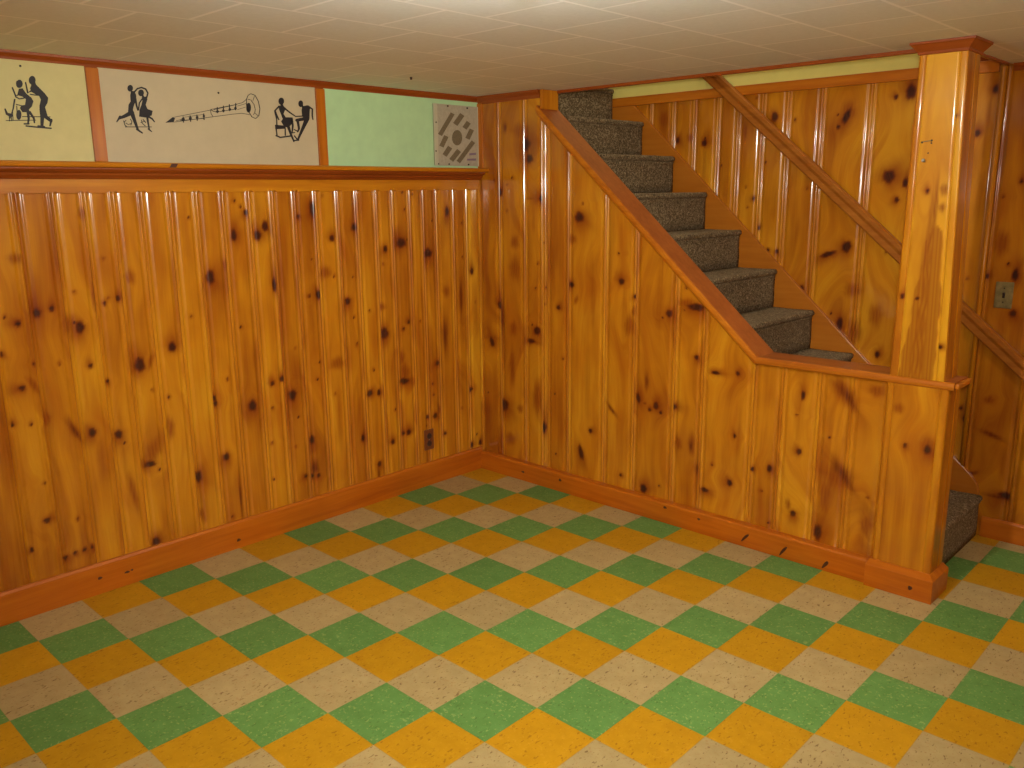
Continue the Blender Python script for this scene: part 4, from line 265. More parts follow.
def floor_mat():
    m, nt, b = newmat('checkered_vinyl_tiles')
    tc = N(nt, 'ShaderNodeTexCoord'); sp = N(nt, 'ShaderNodeSeparateXYZ'); L(nt, tc.outputs['Object'], sp.inputs[0])
    ui = math_n(nt, 'DIVIDE', sp.outputs[0], T); vj = math_n(nt, 'DIVIDE', sp.outputs[1], -T)
    i = math_n(nt, 'FLOOR', ui); j = math_n(nt, 'FLOOR', vj)
    k = math_n(nt, 'FLOORED_MODULO', math_n(nt, 'ADD', math_n(nt, 'ADD', i, j), 0.01), 3.0)
    isG = math_n(nt, 'GREATER_THAN', k, 1.5); isY = math_n(nt, 'LESS_THAN', k, 0.5)
    cid = N(nt, 'ShaderNodeCombineXYZ'); L(nt, i, cid.inputs[0]); L(nt, j, cid.inputs[1])
    wn = N(nt, 'ShaderNodeTexWhiteNoise', noise_dimensions='2D'); L(nt, cid.outputs[0], wn.inputs['Vector'])
    # each tile's flecks are shifted and turned with the tile
    off = N(nt, 'ShaderNodeVectorMath', operation='MULTIPLY_ADD')
    L(nt, wn.outputs['Color'], off.inputs[0]); off.inputs[1].default_value = (3, 3, 3); L(nt, tc.outputs['Object'], off.inputs[2])
    st = N(nt, 'ShaderNodeMapping'); st.inputs['Rotation'].default_value = (0, 0, 0.6); st.inputs['Scale'].default_value = (1, 0.45, 1); L(nt, off.outputs[0], st.inputs['Vector'])
    f1 = noise(nt, st.outputs[0], 120, 2, 0.55); f2 = noise(nt, off.outputs[0], 105, 2, 0.55); f3 = noise(nt, off.outputs[0], 22, 3, 0.6)
    mk = lambda f, a, bb: ramp(nt, f, [(a, (0, 0, 0)), (bb, (1, 1, 1))])
    dark = mk(f1, 0.62, 0.69); lite = mk(f2, 0.60, 0.68)
    g = ramp(nt, f3, [(0.3, (0.100, 0.230, 0.052)), (0.7, (0.130, 0.275, 0.068))])
    g = mixc(nt, math_n(nt, 'MULTIPLY', lite, 0.6), g, (0.34, 0.42, 0.13)); g = mixc(nt, math_n(nt, 'MULTIPLY', dark, 0.5), g, (0.05, 0.10, 0.02))
    y = ramp(nt, f3, [(0.3, (0.460, 0.225, 0.006)), (0.7, (0.520, 0.262, 0.008))])
    y = mixc(nt, math_n(nt, 'MULTIPLY', dark, 0.55), y, (0.20, 0.075, 0.006)); y = mixc(nt, math_n(nt, 'MULTIPLY', lite, 0.25), y, (0.66, 0.36, 0.04))
    w_ = ramp(nt, f3, [(0.3, (0.390, 0.285, 0.118)), (0.7, (0.450, 0.335, 0.145))])
    w_ = mixc(nt, math_n(nt, 'MULTIPLY', dark, 0.8), w_, (0.16, 0.085, 0.025)); w_ = mixc(nt, math_n(nt, 'MULTIPLY', lite, 0.4), w_, (0.36, 0.17, 0.06))
    c = mixc(nt, isG, w_, g); c = mixc(nt, isY, c, y)
    va = math_n(nt, 'ADD', math_n(nt, 'MULTIPLY', wn.outputs['Value'], 0.14), 0.93)
    hv = N(nt, 'ShaderNodeHueSaturation'); L(nt, c, hv.inputs['Color']); L(nt, va, hv.inputs['Value'])
    # hairline seams
    fu = math_n(nt, 'PINGPONG', ui, 0.5); fv = math_n(nt, 'PINGPONG', vj, 0.5)
    e = math_n(nt, 'MINIMUM', fu, fv)
    seam = ramp(nt, e, [(0.002, (1, 1, 1)), (0.007, (0, 0, 0))])
    c2 = mixc(nt, math_n(nt, 'MULTIPLY', seam, 0.16), hv.outputs[0], (0.10, 0.06, 0.02))
    L(nt, c2, b.inputs['Base Color'])
    sc = noise(nt, tc.outputs['Object'], 5, 4, 0.6)
    L(nt, math_n(nt, 'ADD', math_n(nt, 'MULTIPLY', sc, 0.25), 0.36), b.inputs['Roughness'])
    b.inputs['Specular IOR Level'].default_value = 0.18
    bump(nt, b, seam, -0.15, 0.001)
    return m
def ceiling_mat():
    m, nt, b = newmat('ceiling_tiles')
    tc = N(nt, 'ShaderNodeTexCoord'); sp = N(nt, 'ShaderNodeSeparateXYZ'); L(nt, tc.outputs['Object'], sp.inputs[0])
    A = 0.302
    ux = math_n(nt, 'DIVIDE', math_n(nt, 'SUBTRACT', sp.outputs[0], 1.225), A)
    row = math_n(nt, 'FLOOR', ux)
    odd = math_n(nt, 'MULTIPLY', math_n(nt, 'FLOORED_MODULO', row, 2.0), 0.5)
    vy = math_n(nt, 'ADD', math_n(nt, 'DIVIDE', math_n(nt, 'ADD', sp.outputs[1], 1.63), A), odd)
    e = math_n(nt, 'MINIMUM', math_n(nt, 'PINGPONG', ux, 0.5), math_n(nt, 'PINGPONG', vy, 0.5))
    seam = ramp(nt, e, [(0.010, (1, 1, 1)), (0.026, (0, 0, 0))])
    cid = N(nt, 'ShaderNodeCombineXYZ'); L(nt, row, cid.inputs[0]); L(nt, math_n(nt, 'FLOOR', vy), cid.inputs[1])
    wn = N(nt, 'ShaderNodeTexWhiteNoise', noise_dimensions='2D'); L(nt, cid.outputs[0], wn.inputs['Vector'])
    tex = noise(nt, tc.outputs['Object'], 60, 4, 0.65)
    t = math_n(nt, 'ADD', math_n(nt, 'MULTIPLY', tex, 0.7), math_n(nt, 'MULTIPLY', wn.outputs['Value'], 0.25))
    c = ramp(nt, t, [(0.25, (0.73, 0.75, 0.71)), (0.75, (0.83, 0.85, 0.82))])
    c = mixc(nt, math_n(nt, 'MULTIPLY', seam, 0.9), c, (0.98, 0.98, 0.95))
    L(nt, c, b.inputs['Base Color']); b.inputs['Roughness'].default_value = 0.75
    bump(nt, b, tex, 0.12, 0.003)
    return m
def carpet_mat():
    m, nt, b = newmat('brown_loop_carpet')
    tc = N(nt, 'ShaderNodeTexCoord')
    v = N(nt, 'ShaderNodeTexVoronoi'); v.inputs['Scale'].default_value = 190; L(nt, tc.outputs['Object'], v.inputs['Vector'])
    sp = N(nt, 'ShaderNodeSeparateColor'); L(nt, v.outputs['Color'], sp.inputs[0])
    n1 = noise(nt, tc.outputs['Object'], 70, 3, 0.7)
    t = math_n(nt, 'ADD', math_n(nt, 'MULTIPLY', sp.outputs[0], 0.55), math_n(nt, 'MULTIPLY', n1, 0.6))
    c = ramp(nt, t, [(0.30, (0.045, 0.028, 0.013)), (0.52, (0.115, 0.076, 0.036)), (0.72, (0.20, 0.142, 0.072)), (0.92, (0.38, 0.29, 0.165))])
    L(nt, c, b.inputs['Base Color']); b.inputs['Roughness'].default_value = 0.95
    b.inputs['Specular IOR Level'].default_value = 0.1
    b.inputs['Sheen Weight'].default_value = 0.25; b.inputs['Sheen Roughness'].default_value = 0.5
    b.inputs['Sheen Tint'].default_value = (0.55, 0.42, 0.25, 1)
    bump(nt, b, v.outputs['Distance'], 0.6, 0.004)
    return m

M = {}
M['boards'] = pine_boards()
TL, TM, TD = (0.55, 0.180, 0.012), (0.44, 0.122, 0.006), (0.29, 0.065, 0.004)
for nm, ax in (('x', 0), ('y', 1), ('z', 2)):
    M['trim_'+nm] = wood('orange_pine_trim_'+nm, ax, TL, TM, TD, knots=False)
    M['base_'+nm] = wood('pine_baseboard_'+nm, ax, (0.56, 0.165, 0.009), (0.45, 0.112, 0.005), (0.31, 0.064, 0.004), kscale=5.0)
    M['red_'+nm] = wood('red_brown_moulding_'+nm, ax, (0.34, 0.080, 0.010), (0.27, 0.056, 0.007), (0.18, 0.034, 0.005), knots=False)
M['cap'] = wood('red_orange_cap_wood', 0, (0.47, 0.140, 0.028), (0.38, 0.104, 0.021), (0.26, 0.064, 0.012), kscale=3.0)
M['nose'] = wood('orange_cap_nosing', 0, (0.60, 0.205, 0.012), (0.48, 0.140, 0.007), (0.32, 0.075, 0.005), knots=False)
M['stringer'] = wood('stringer_wood', 0, (0.47, 0.160, 0.015), (0.42, 0.130, 0.010), (0.35, 0.098, 0.008), knots=False)
M['rail'] = wood('brown_handrail_wood', 0, (0.46, 0.165, 0.020), (0.37, 0.115, 0.012), (0.25, 0.066, 0.008), knots=False)
M['golden'] = wood('golden_pine_trim', 2, (0.62, 0.255, 0.010), (0.50, 0.170, 0.006), (0.36, 0.098, 0.004), knots=False)
M['golden_y'] = wood('golden_pine_apron', 1, (0.62, 0.255, 0.010), (0.50, 0.170, 0.006), (0.36, 0.098, 0.004), knots=False)
M['floor'] = floor_mat()
M['ceiling'] = ceiling_mat()
M['carpet'] = carpet_mat()
M['yellow_paint'] = plain('pale_yellow_paint', (0.60, 0.53, 0.225), 0.6, mottled=0.05)
M['pink_paint'] = plain('beige_pink_paint', (0.52, 0.43, 0.265), 0.6, mottled=0.04)
M['green_paint'] = plain('mint_green_paint', (0.44, 0.66, 0.345), 0.6, mottled=0.05)
M['lime_paint'] = plain('yellow_green_paint', (0.82, 0.74, 0.20), 0.6, mottled=0.03)
M['black'] = plain('black_paint', (0.010, 0.008, 0.010), 0.6)
M['vent'] = plain('grey_white_vent_metal', (0.42, 0.37, 0.26), 0.5, mottled=0.10, scale=90)
M['vent_pale'] = plain('pale_vent_strip', (0.50, 0.46, 0.31), 0.5, mottled=0.05)
M['vent_dark'] = plain('vent_slot_dark', (0.165, 0.125, 0.065), 0.8, mottled=0.25, scale=150)
M['purple'] = plain('purple_print', (0.22, 0.15, 0.20), 0.6)
M['steel'] = plain('dull_steel', (0.30, 0.27, 0.22), 0.4, 0.8)
M['nail'] = plain('dark_nail', (0.03, 0.02, 0.015), 0.5, 0.6)
M['brown_plastic'] = plain('brown_plastic', (0.17, 0.045, 0.012), 0.35)
M['dark_plastic'] = plain('dark_brown_plastic', (0.045, 0.022, 0.018), 0.35)
M['brass'] = plain('aged_brass', (0.25, 0.20, 0.075), 0.45, 0.55, mottled=0.3, scale=40)
M['wall_paint'] = plain('cream_paint', (0.55, 0.42, 0.24), 0.7, mottled=0.03)
M['white_metal'] = plain('white_lamp_metal', (0.7, 0.66, 0.58), 0.4)
glass_m, gnt, gb = newmat('lit_opal_glass')
gb.inputs['Base Color'].default_value = (0.9, 0.85, 0.75, 1)
gb.inputs['Emission Color'].default_value = (*LAMP_C, 1)
gb.inputs['Emission Strength'].default_value = 1150.0
M['opal'] = glass_m
fill_m = glass_m.copy(); fill_m.name = 'fill_opal_glass'  # weaker glow for the added fill bulb
fill_m.node_tree.nodes['Principled BSDF'].inputs['Emission Strength'].default_value = 300.0
M['opal_fill'] = fill_m

# ------------------------------------------------------------------ knotty pine wall panelling (real board profiles)
def board_columns(joints, step, wide):
    """columns along the wall: (u, depth, board index); each joint is a V groove flanked by a bead and a cove"""
    cols = []
    prof = [(0.000, -0.0050), (0.0012, -0.0042), (0.0030, -0.0018), (0.0052, -0.0004), (0.0075, -0.0002), (0.0098, -0.0012), (0.0120, -0.0030), (0.0138, -0.0042), (0.0165, -0.0046), (0.0200, -0.0041), (0.0240, -0.0028), (0.0275, -0.0010), (0.0295, -0.0002), (0.031, 0.0)]
    thin = [(0.000, -0.0050), (0.0015, -0.0045), (0.004, -0.0006), (0.006, 0.0)]
    for b in range(len(joints)-1):
        a, c = joints[b], joints[b+1]
        pl = prof if wide else thin
        k = min(1.0, (c-a)/2.3/pl[-1][0])
        left = [(a + p[0]*k, p[1]) for p in pl]
        right = [(c - p[0]*k, p[1]) for p in reversed(pl)]
        u0, u1 = left[-1][0], right[0][0]
        n = max(1, int(round((u1-u0)/step)))
        mid = [(u0 + (u1-u0)*i/n, 0.0) for i in range(1, n)]
        cols += [(u, d, b) for u, d in left + mid + right]
    return cols
def board_grid(name, joints, zrange, place, knots, vstep=0.009, step=0.007, wide=True, tone_amp=0.10, tones=None, only=None, breaks=()):
    """returns (verts, faces, attrs) of a panelled wall; place(u, d, z)->xyz; zrange(u)->(z0, z1)"""
    cols = board_columns(joints, step, wide)
    zr = [zrange(u) for u, d, b in cols]
    H = max(z1-z0 for z0, z1 in zr)
    nz = max(2, int(H/vstep)) + 1
    U = np.array([c[0] for c in cols]); D = np.array([c[1] for c in cols]); B = np.array([c[2] for c in cols])
    Z0 = np.array([z[0] for z in zr]); Z1 = np.array([z[1] for z in zr])
    tt = np.linspace(0, 1, nz)
    Z = Z0[:, None] + (Z1-Z0)[:, None]*tt[None, :]
    UU = np.repeat(U[:, None], nz, 1); DD = np.repeat(D[:, None], nz, 1); BB = np.repeat(B[:, None], nz, 1)
    knot = np.zeros_like(Z); halo = np.zeros_like(Z); warp = np.zeros_like(Z)
    jt = np.array(joints)
    rf = np.random.default_rng(abs(hash_name(name)) + 3)
    extra = []
    if knots and wide:
        zlo, zhi = Z.min(), Z.max()
        for bb in range(len(joints)-1):
            a0, a1 = joints[bb], joints[bb+1]
            for q in range(2):
                extra.append((rf.uniform(a0, a1), rf.uniform(zlo, zhi), rf.uniform(0.006, 0.022), rf.uniform(0.07, 0.26), 'f', rf.normal(0, 0.02)))
            for q in range(3):
                rr = rf.uniform(0.0022, 0.0045)
                extra.append((rf.uniform(a0+(a1-a0)*0.2, a1-(a1-a0)*0.2), rf.uniform(zlo, zhi), rr, rr*1.3, 'k', 0.0))
            if rf.uniform() < 0.6:
                extra.append((rf.uniform(a0, a1), rf.uniform(zlo, zhi), rf.uniform(0.012, 0.03), rf.uniform(0.02, 0.05), 'h', rf.normal(0, 0.3)))
    for (ku, kz, ru, rz, kind, tilt) in list(knots) + extra:
        b = int(np.clip(np.searchsorted(jt, ku)-1, 0, len(jt)-2))
        msk = (BB == b) if kind == 'k' else (np.abs(BB-b) <= (1 if ru > 0.03 else 0))
        ct, stt = math.cos(tilt), math.sin(tilt)
        du, dz = UU-ku, Z-kz
        a = (du*ct + dz*stt)/max(ru, 0.004); c = (-du*stt + dz*ct)/max(rz, 0.004)
        wob = 1 + 0.06*np.sin(3*np.arctan2(c, a) + ku*40) + 0.06*np.sin(5*np.arctan2(c, a) + kz*60) + 0.04*np.sin(9*np.arctan2(c, a))
        e = np.sqrt(a*a + c*c)/wob
        if kind == 'k':
            kk = np.clip((1.10-e)/0.70, 0, 1)*msk
            knot = np.maximum(knot, kk*0.95)
            halo = np.maximum(halo, 0.85*np.exp(-((e*(1 + 0.38*np.sin(np.arctan2(c, a) + kz*30)))/1.75)**2)*msk)
        elif kind == 'f':
            halo = np.maximum(halo, 0.42*np.exp(-(e/1.0)**3)*msk*(0.8+0.2*np.sin(UU*520 + 2*np.sin(Z*12))))
        elif kind == 'h':
            halo = np.maximum(halo, 0.82*np.exp(-(e/1.0)**3)*msk*(0.85+0.15*np.sin(UU*380 + 3*np.sin(Z*25))))
        else:
            knot = np.maximum(knot, 0.55*np.exp(-(e/0.8)**2)*msk*(0.75+0.25*np.sin(UU*600))); halo = np.maximum(halo, 0.7*np.exp(-(e/1.1)**2)*msk)
        r = max(ru, 0.006)
        warp += msk*(-0.9*r*du/np.sqrt(du*du + r*r))*np.exp(-(dz/(3.0*max(rz, ru)))**2)
    nb = len(joints)-1
    rb = np.random.default_rng(abs(hash_name(name)))
    to = rb.normal(0, tone_amp, nb) if tones is None else np.array(tones)
    go = rb.uniform(0, 40, nb); gz = rb.uniform(0, 30, nb); cur = rb.normal(0, 0.006, nb)
    GU = UU + warp + go[BB] + cur[BB]*np.sin(Z*2.3 + go[BB])*1.4
    GV = Z + gz[BB]
    P = place(UU, DD, Z)
    V = np.stack([p.ravel() for p in P], 1)
    nc = len(cols)
    ii = np.arange(nc-1)
    keep = (np.abs(U[1:]-U[:-1]) > 1e-9)
    ii = ii[keep]
    I = (ii[:, None]*nz + np.arange(nz-1)[None, :]).ravel()
    F = np.stack([I, I+nz, I+nz+1, I+1], 1)
    at = dict(gu=GU.ravel(), gv=GV.ravel(), tone=to[BB].ravel(), knot=knot.ravel(), halo=halo.ravel())
    return V, F, at
def hash_name(s):
    h = 7
    for ch in s: h = (h*131 + ord(ch)) % 1000003
    return h
def grid_object(name, parts, core=None, origin=(0, 0, 0), parent=None, mat=None, flip=False):
    Vs, Fs, As = [], [], {k: [] for k in ('gu', 'gv', 'tone', 'knot', 'halo')}
    n = 0
    for V, F, at in parts:
        Vs.append(V); Fs += (F+n)[:, ::-1].tolist() if flip else (F+n).tolist(); n += len(V)
        for k in As: As[k].append(at[k])
    ng = len(Fs)
    if core is not None:
        cv = np.array(core.v, float)
        Vs.append(cv); Fs += [tuple(i+n for i in f) for f in core.f]
        As['gu'].append(cv[:, 0]+cv[:, 1]); As['gv'].append(cv[:, 2])
        for k in ('tone', 'knot', 'halo'): As[k].append(np.zeros(len(cv)))
    V = np.concatenate(Vs) - np.array(origin if parent is None else world_loc(parent))
    me = bpy.data.meshes.new(name)
    me.from_pydata(V.tolist(), [], Fs)
    me.update()
    sm = np.zeros(len(me.polygons), bool); sm[:ng] = True
    me.polygons.foreach_set('use_smooth', sm.tolist())
    for k, v in As.items():
        a = me.attributes.new(k, 'FLOAT', 'POINT'); a.data.foreach_set('value', np.concatenate(v).astype(np.float32))
    me.materials.append(mat or M['boards'])
    o = bpy.data.objects.new(name, me); COL.objects.link(o)
    if parent is None: o.location = origin; WL[o.name] = tuple(origin)
    else: o.parent = parent; WL[o.name] = world_loc(parent)
    return o

X1, Y0 = 4.6, -4.6       # far ends of the room
# ---- floor and ceiling
struct(MB().box(-0.15, X1+0.12, Y0-0.12, YB+0.12, -0.12, 0.0).build('floor', M['floor'], origin=(0, 0, 0)))
cb = MB().box(-0.15, X1+0.12, Y0-0.12, 0.09, ZC, ZC+0.16).box(XO, X1+0.12, 0.09, YB+0.12, ZC, ZC+0.16)
struct(cb.build('ceiling', M['ceiling'], origin=(0, 0, 0)))

# ---- left wall
ZLEDGE = 1.690
jl = [-2.328, -2.204, -2.091, -1.987, -1.878, -1.763, -1.652, -1.536, -1.414, -1.301, -1.188, -1.076, -0.954, -0.844, -0.729, -0.629, -0.518, -0.43, -0.341, -0.22, -0.124, -0.012]
pre = [jl[0]-0.122]
k = 0
while pre[0] > Y0+0.2:
    pre.insert(0, pre[0] - (0.108, 0.124, 0.113, 0.118)[k % 4]); k += 1
pre[0] = Y0
tl = rng.normal(0, 0.09, len(jl))
for a, v in ((0, .03), (2, -.02), (6, -.05), (7, .04), (8, .05), (9, -.06), (11, .10), (12, -.03), (13, .08), (14, -.03), (17, .08), (18, .06), (19, .03), (20, .08)):
    tl[a] = v
placeL = lambda u, d, z: (0.0 + d, u, z)
near = board_grid('left', [jl[0]-0.122] + jl, lambda u: (0.0, 1.64), placeL, LEFT_KNOTS, tones=tl)
far = board_grid('left far', pre, lambda u: (0.0, 1.64), placeL, [], vstep=0.05, step=0.03)
core = MB().box(-0.12, -0.012, Y0, YS+0.01, 0.0, ZC)
struct(grid_object('wall_left', [far, near], core, flip=False))

# ---- stair wall (panelling below the sloped cap)
XE = 0.455                                     # end of its full height part
X_CB, Z_CB = 1.700, 0.838                      # underside of the cap where it turns level
SL = (1.938 - Z_CB)/(X_CB - XE)
js = [-0.01, 0.15, 0.333, 0.490, 0.632, 0.866, 1.047, 1.275, 1.428, 1.681, 1.814, 1.977, 2.111, 2.250]
ts = [0.03, 0.02, -0.05, 0.02, -0.06, -0.03, 0.03, 0.02, -0.02, 0.06, -0.04, 0.0, 0.03]
def zs(u):
    if u > X_CB: return (0.0, Z_CB)
    return (0.0, min(ZC, Z_CB + (X_CB-u)*SL))
def zs_full(u): return (0.0, ZC)
placeS = lambda u, d, z: (u, YS - d, z)
ja = [-0.01, 0.15, 0.333, XE]
partA = board_grid('stair wall a', ja, zs_full, placeS, [q for q in STAIR_KNOTS if q[0] < XE], tones=[0.10, 0.02, -0.06])
jb = [XE, 0.490, 0.632, 0.866, 1.047, 1.275, 1.428, 1.681, 1.814, 1.977, 2.111, 2.250]
tb = [-0.05, 0.09, -0.08, -0.04, 0.06, 0.02, -0.03, 0.07, -0.09, 0.02, 0.06]
partB = board_grid('stair wall b', jb, zs, placeS, [q for q in STAIR_KNOTS if q[0] >= XE], tones=tb)
YI = 0.085                                     # inner face, towards the stairs
outline = [(0.0, 0.0), (2.44, 0.0), (2.44, Z_CB), (X_CB, Z_CB), (XE, 1.938), (XE, ZC), (0.0, ZC)]
core = MB().prism(outline, lambda p, t: (p[0], t, p[1]), YS+0.012, YI)
struct(grid_object('wall_stairs', [partA, partB], core, flip=False))

# ---- back wall
jbk = [0.0, 0.13, 0.27, 0.40, 0.55, 0.697, 0.83, 0.975, 1.095, 1.23, 1.367, 1.54, 1.777, 2.0, 2.16, 2.33]
placeB = lambda u, d, z: (u, YB - d, z)
tbk = [0, 0, 0, 0.0, 0.06, 0.02, -0.04, 0.10, 0.02, -0.05, 0.09, 0.0, -0.10, 0.06, 0.0]
b1 = board_grid('back', jbk, lambda u: (0.0, 2.06), placeB, [q for q in BACK_KNOTS if q[0] < 2.33], tones=tbk)
jb2 = [2.33, 2.53, 2.70, 2.86, 3.05]
placeB2 = lambda u, d, z: (u, YB - 0.008 - d, z)
b2 = board_grid('back right', jb2, lambda u: (0.0, ZC), placeB2, [q for q in BACK_KNOTS if q[0] >= 2.33], tones=[0.12, 0.05, 0.02, 0.05])
b3 = board_grid('back far', [3.05, 3.2, 3.38, 3.55, 3.7, 3.9, 4.05, 4.22, 4.4, X1], lambda u: (0.0, ZC), placeB2, [], vstep=0.06, step=0.03)
core = MB().box(-0.12, X1+0.12, YB+0.012, YB+0.12, 0.0, 2.75)
struct(grid_object('wall_back', [b1, b2, b3], core, flip=False))

# ---- walls behind the camera and the upper stairwell
struct(MB().box(X1, X1+0.12, Y0, YB, 0.0, ZC).build('wall_right', M['golden'], origin=(X1, 0, 0)))
struct(MB().box(-0.12, X1+0.12, Y0-0.12, Y0, 0.0, ZC).build('wall_front', M['golden'], origin=(0, Y0, 0)))
sw = MB().box(-0.12, 0.0, 0.09, YB, 0.0, 2.75).box(-0.12, XO+0.1, 0.0, 0.085, ZC+0.16, 2.75).box(XO, XO+0.1, 0.085, YB, ZC+0.16, 2.75)
struct(sw.build('wall_stairwell', M['wall_paint'], origin=(0, 0, 2.0)))

# ------------------------------------------------------------------ trim that belongs to the room
def extr_y(poly, y0, y1):  # outline in x,z
    return MB().prism(poly, lambda p, t: (p[0], t, p[1]), y0, y1)
def extr_x(poly, x0, x1):  # outline in y,z
    return MB().prism(poly, lambda p, t: (t, p[0], p[1]), x0, x1)
struct(extr_y([(0, 0), (0.015, 0), (0.015, 0.118), (0.010, 0.130), (0, 0.130)], Y0, -0.05).build('baseboard_left', M['base_y'], bevel=0.002))
struct(extr_x([(YS+0.008, 0), (-0.062, 0), (-0.062, 0.094), (-0.055, 0.102), (YS+0.008, 0.102)], 0.0, 2.235).build('baseboard_stairs', M['base_x'], bevel=0.003))
struct(extr_x([(YB, 0), (YB-0.020, 0), (YB-0.020, 0.085), (YB-0.014, 0.095), (YB, 0.095)], 2.43, X1).build('baseboard_back', M['base_x'], bevel=0.002))
def knot_patch(fn, rx, rz, tilt=0.0):
    n = 14; out = []
    for k in range(n):
        a = 2*math.pi*k/n; r_ = 1 + 0.12*math.sin(3*a + rx*900)
        x, z = rx*r_*math.cos(a), rz*r_*math.sin(a)
        out.append((x*math.cos(tilt) - z*math.sin(tilt), x*math.sin(tilt) + z*math.cos(tilt)))
    return MB().add([fn(x, z, 0.0) for x, z in out] + [fn(x, z, 1.0) for x, z in out], [tuple(range(n, 2*n))] + [(i, (i+1) % n, (i+1) % n + n, i+n) for i in range(n)])
M['knot'] = plain('dark_knot_wood', (0.070, 0.016, 0.006), 0.4, mottled=0.5, scale=120)
for y, z, rx, rz in ((-2.207, 0.068, 0.009, 0.006), (-2.10, 0.057, 0.011, 0.005), (-2.08, 0.060, 0.006, 0.004), (-1.60, 0.040, 0.010, 0.007)):
    knot_patch(lambda a, c, t: (0.0145 + 0.0008*t, y+a, z+c), rx, rz).build('knot', M['knot'], bpy.data.objects['baseboard_left'])
for x, z, rx, rz, tl_ in ((1.274, 0.080, 0.010, 0.006, 0), (1.698, 0.046, 0.006, 0.028, -0.7), (1.880, 0.036, 0.006, 0.030, -0.6), (2.068, 0.030, 0.007, 0.022, -0.6), (0.345, 0.051, 0.012, 0.006, 0), (0.614, 0.066, 0.010, 0.008, 0), (1.46, 0.070, 0.008, 0.006, 0)):
    knot_patch(lambda a, c, t: (x+a, -0.0615 - 0.0008*t, z+c), rx, rz, tl_).build('knot', M['knot'], bpy.data.objects['baseboard_stairs'])
# ceiling mouldings
cove = lambda s, a, w, h: [(a, ZC), (a+s*w, ZC), (a+s*w*0.95, ZC-h*0.25), (a+s*w*0.45, ZC-h*0.6), (a+s*w*0.30, ZC-h), (a, ZC-h)]
struct(extr_y(cove(1, -0.006, 0.018, 0.036), Y0, YS).build('trim_1', M['red_y'], bevel=0.001))
struct(extr_x(cove(-1, YS+0.005, 0.024, 0.040), 0.0, XE-0.012).build('trim_2', M['red_x'], bevel=0.001))
struct(MB().box(XE+0.015, XO, 0.078, 0.100, ZC-0.014, ZC+0.16).build('trim_3', M['red_x'], bevel=0.002))
struct(MB().box(XO-0.020, XO, 0.13, YB-0.022, ZC-0.008, ZC+0.16).build('trim_4', M['red_y'], bevel=0.002))
struct(extr_x(cove(-1, YB-0.006, 0.02, 0.03), XO+0.01, X1).build('trim_5', M['red_x'], bevel=0.001))
# band along the back wall above the boards, and the painted strip over it
struct(MB().box(0.0, 2.30, YB-0.018, YB+0.0118, 2.033, 2.082).build('trim_6', M['trim_x'], bevel=0.003))
struct(MB().box(2.20, 2.30, YB-0.018, YB+0.0118, 2.0825, 2.40).build('trim_11', M['red_x'], bevel=0.002))
tag(MB().box(0.0, 2.199, YB-0.006, YB+0.0118, 2.083, 2.60).build('painted_panel', M['lime_paint']),
    'yellow green painted strip high on the wall above the stairs', 'wall panel')
# vertical bead beside the stairwell on the back wall
struct(MB().cyl((2.322, YB-0.010, 0.3), (0, 0, 1), 0.011, 0.011, ZC-0.31, 14).build('trim_7', M['golden'], smooth=True))
# inside corner strip above the ledge
struct(MB().box(0.0, 0.036, YS-0.010, YS+0.008, ZLEDGE+0.001, ZC-0.036).build('trim_8', M['trim_z'], bevel=0.003))
# battens between the painted panels
for i, (y0, y1) in enumerate(((-2.037, -1.990), (-1.045, -0.998))):
    struct(MB().box(-0.010, 0.012, y0, y1, ZLEDGE+0.002, ZC-0.034).build('trim_%d' % (9+i), M['trim_z'], bevel=0.002))

# ------------------------------------------------------------------ ledge shelf on the left wall
ledge = thing('ledge_shelf', 'long varnished pine ledge running along the left wall under the painted panels', 'shelf', (0.03, -2.3, 1.595))
sec = [(0, 1.690), (0.070, 1.690), (0.077, 1.686), (0.079, 1.679), (0.077, 1.672), (0.070, 1.669), (0.0, 1.669)]
extr_y(sec, Y0+0.002, -0.004).build('shelf_board', M['golden_y'], ledge, bevel=0.0)
mold = [(0, 1.669), (0.060, 1.669), (0.060, 1.663), (0.050, 1.654), (0.040, 1.650), (0.037, 1.642), (0.028, 1.634), (0.024, 1.629), (0, 1.629)]
o = extr_y(mold, Y0+0.002, -0.034).build('moulding', M['red_y'], ledge, bevel=0.001)
o['label'] = 'dark red-brown moulding under the ledge'
ap = [(Y0+0.002, 1.630), (Y0+0.002, 1.577)]
for yj in pre[1:-1] + jl[:-1]:
    if yj-0.02 > ap[-1][0]: ap += [(yj-0.020, 1.577), (yj-0.011, 1.583), (yj-0.003, 1.579), (yj+0.003, 1.579), (yj+0.011, 1.583), (yj+0.020, 1.577)]
ap += [(-0.030, 1.577), (-0.030, 1.630)]
MB().prism(ap, lambda p, t: (t, p[0], p[1]), -0.008, 0.0105).build('apron', M['golden_y'], ledge, bevel=0.001)
MB().prism([(-1.786, 1.672), (-1.760, 1.672), (-1.750, 1.687), (-1.776, 1.687)], lambda p, t: (t, p[0], p[1]), 0.0765, 0.0795).build('knot', M['knot'], ledge)

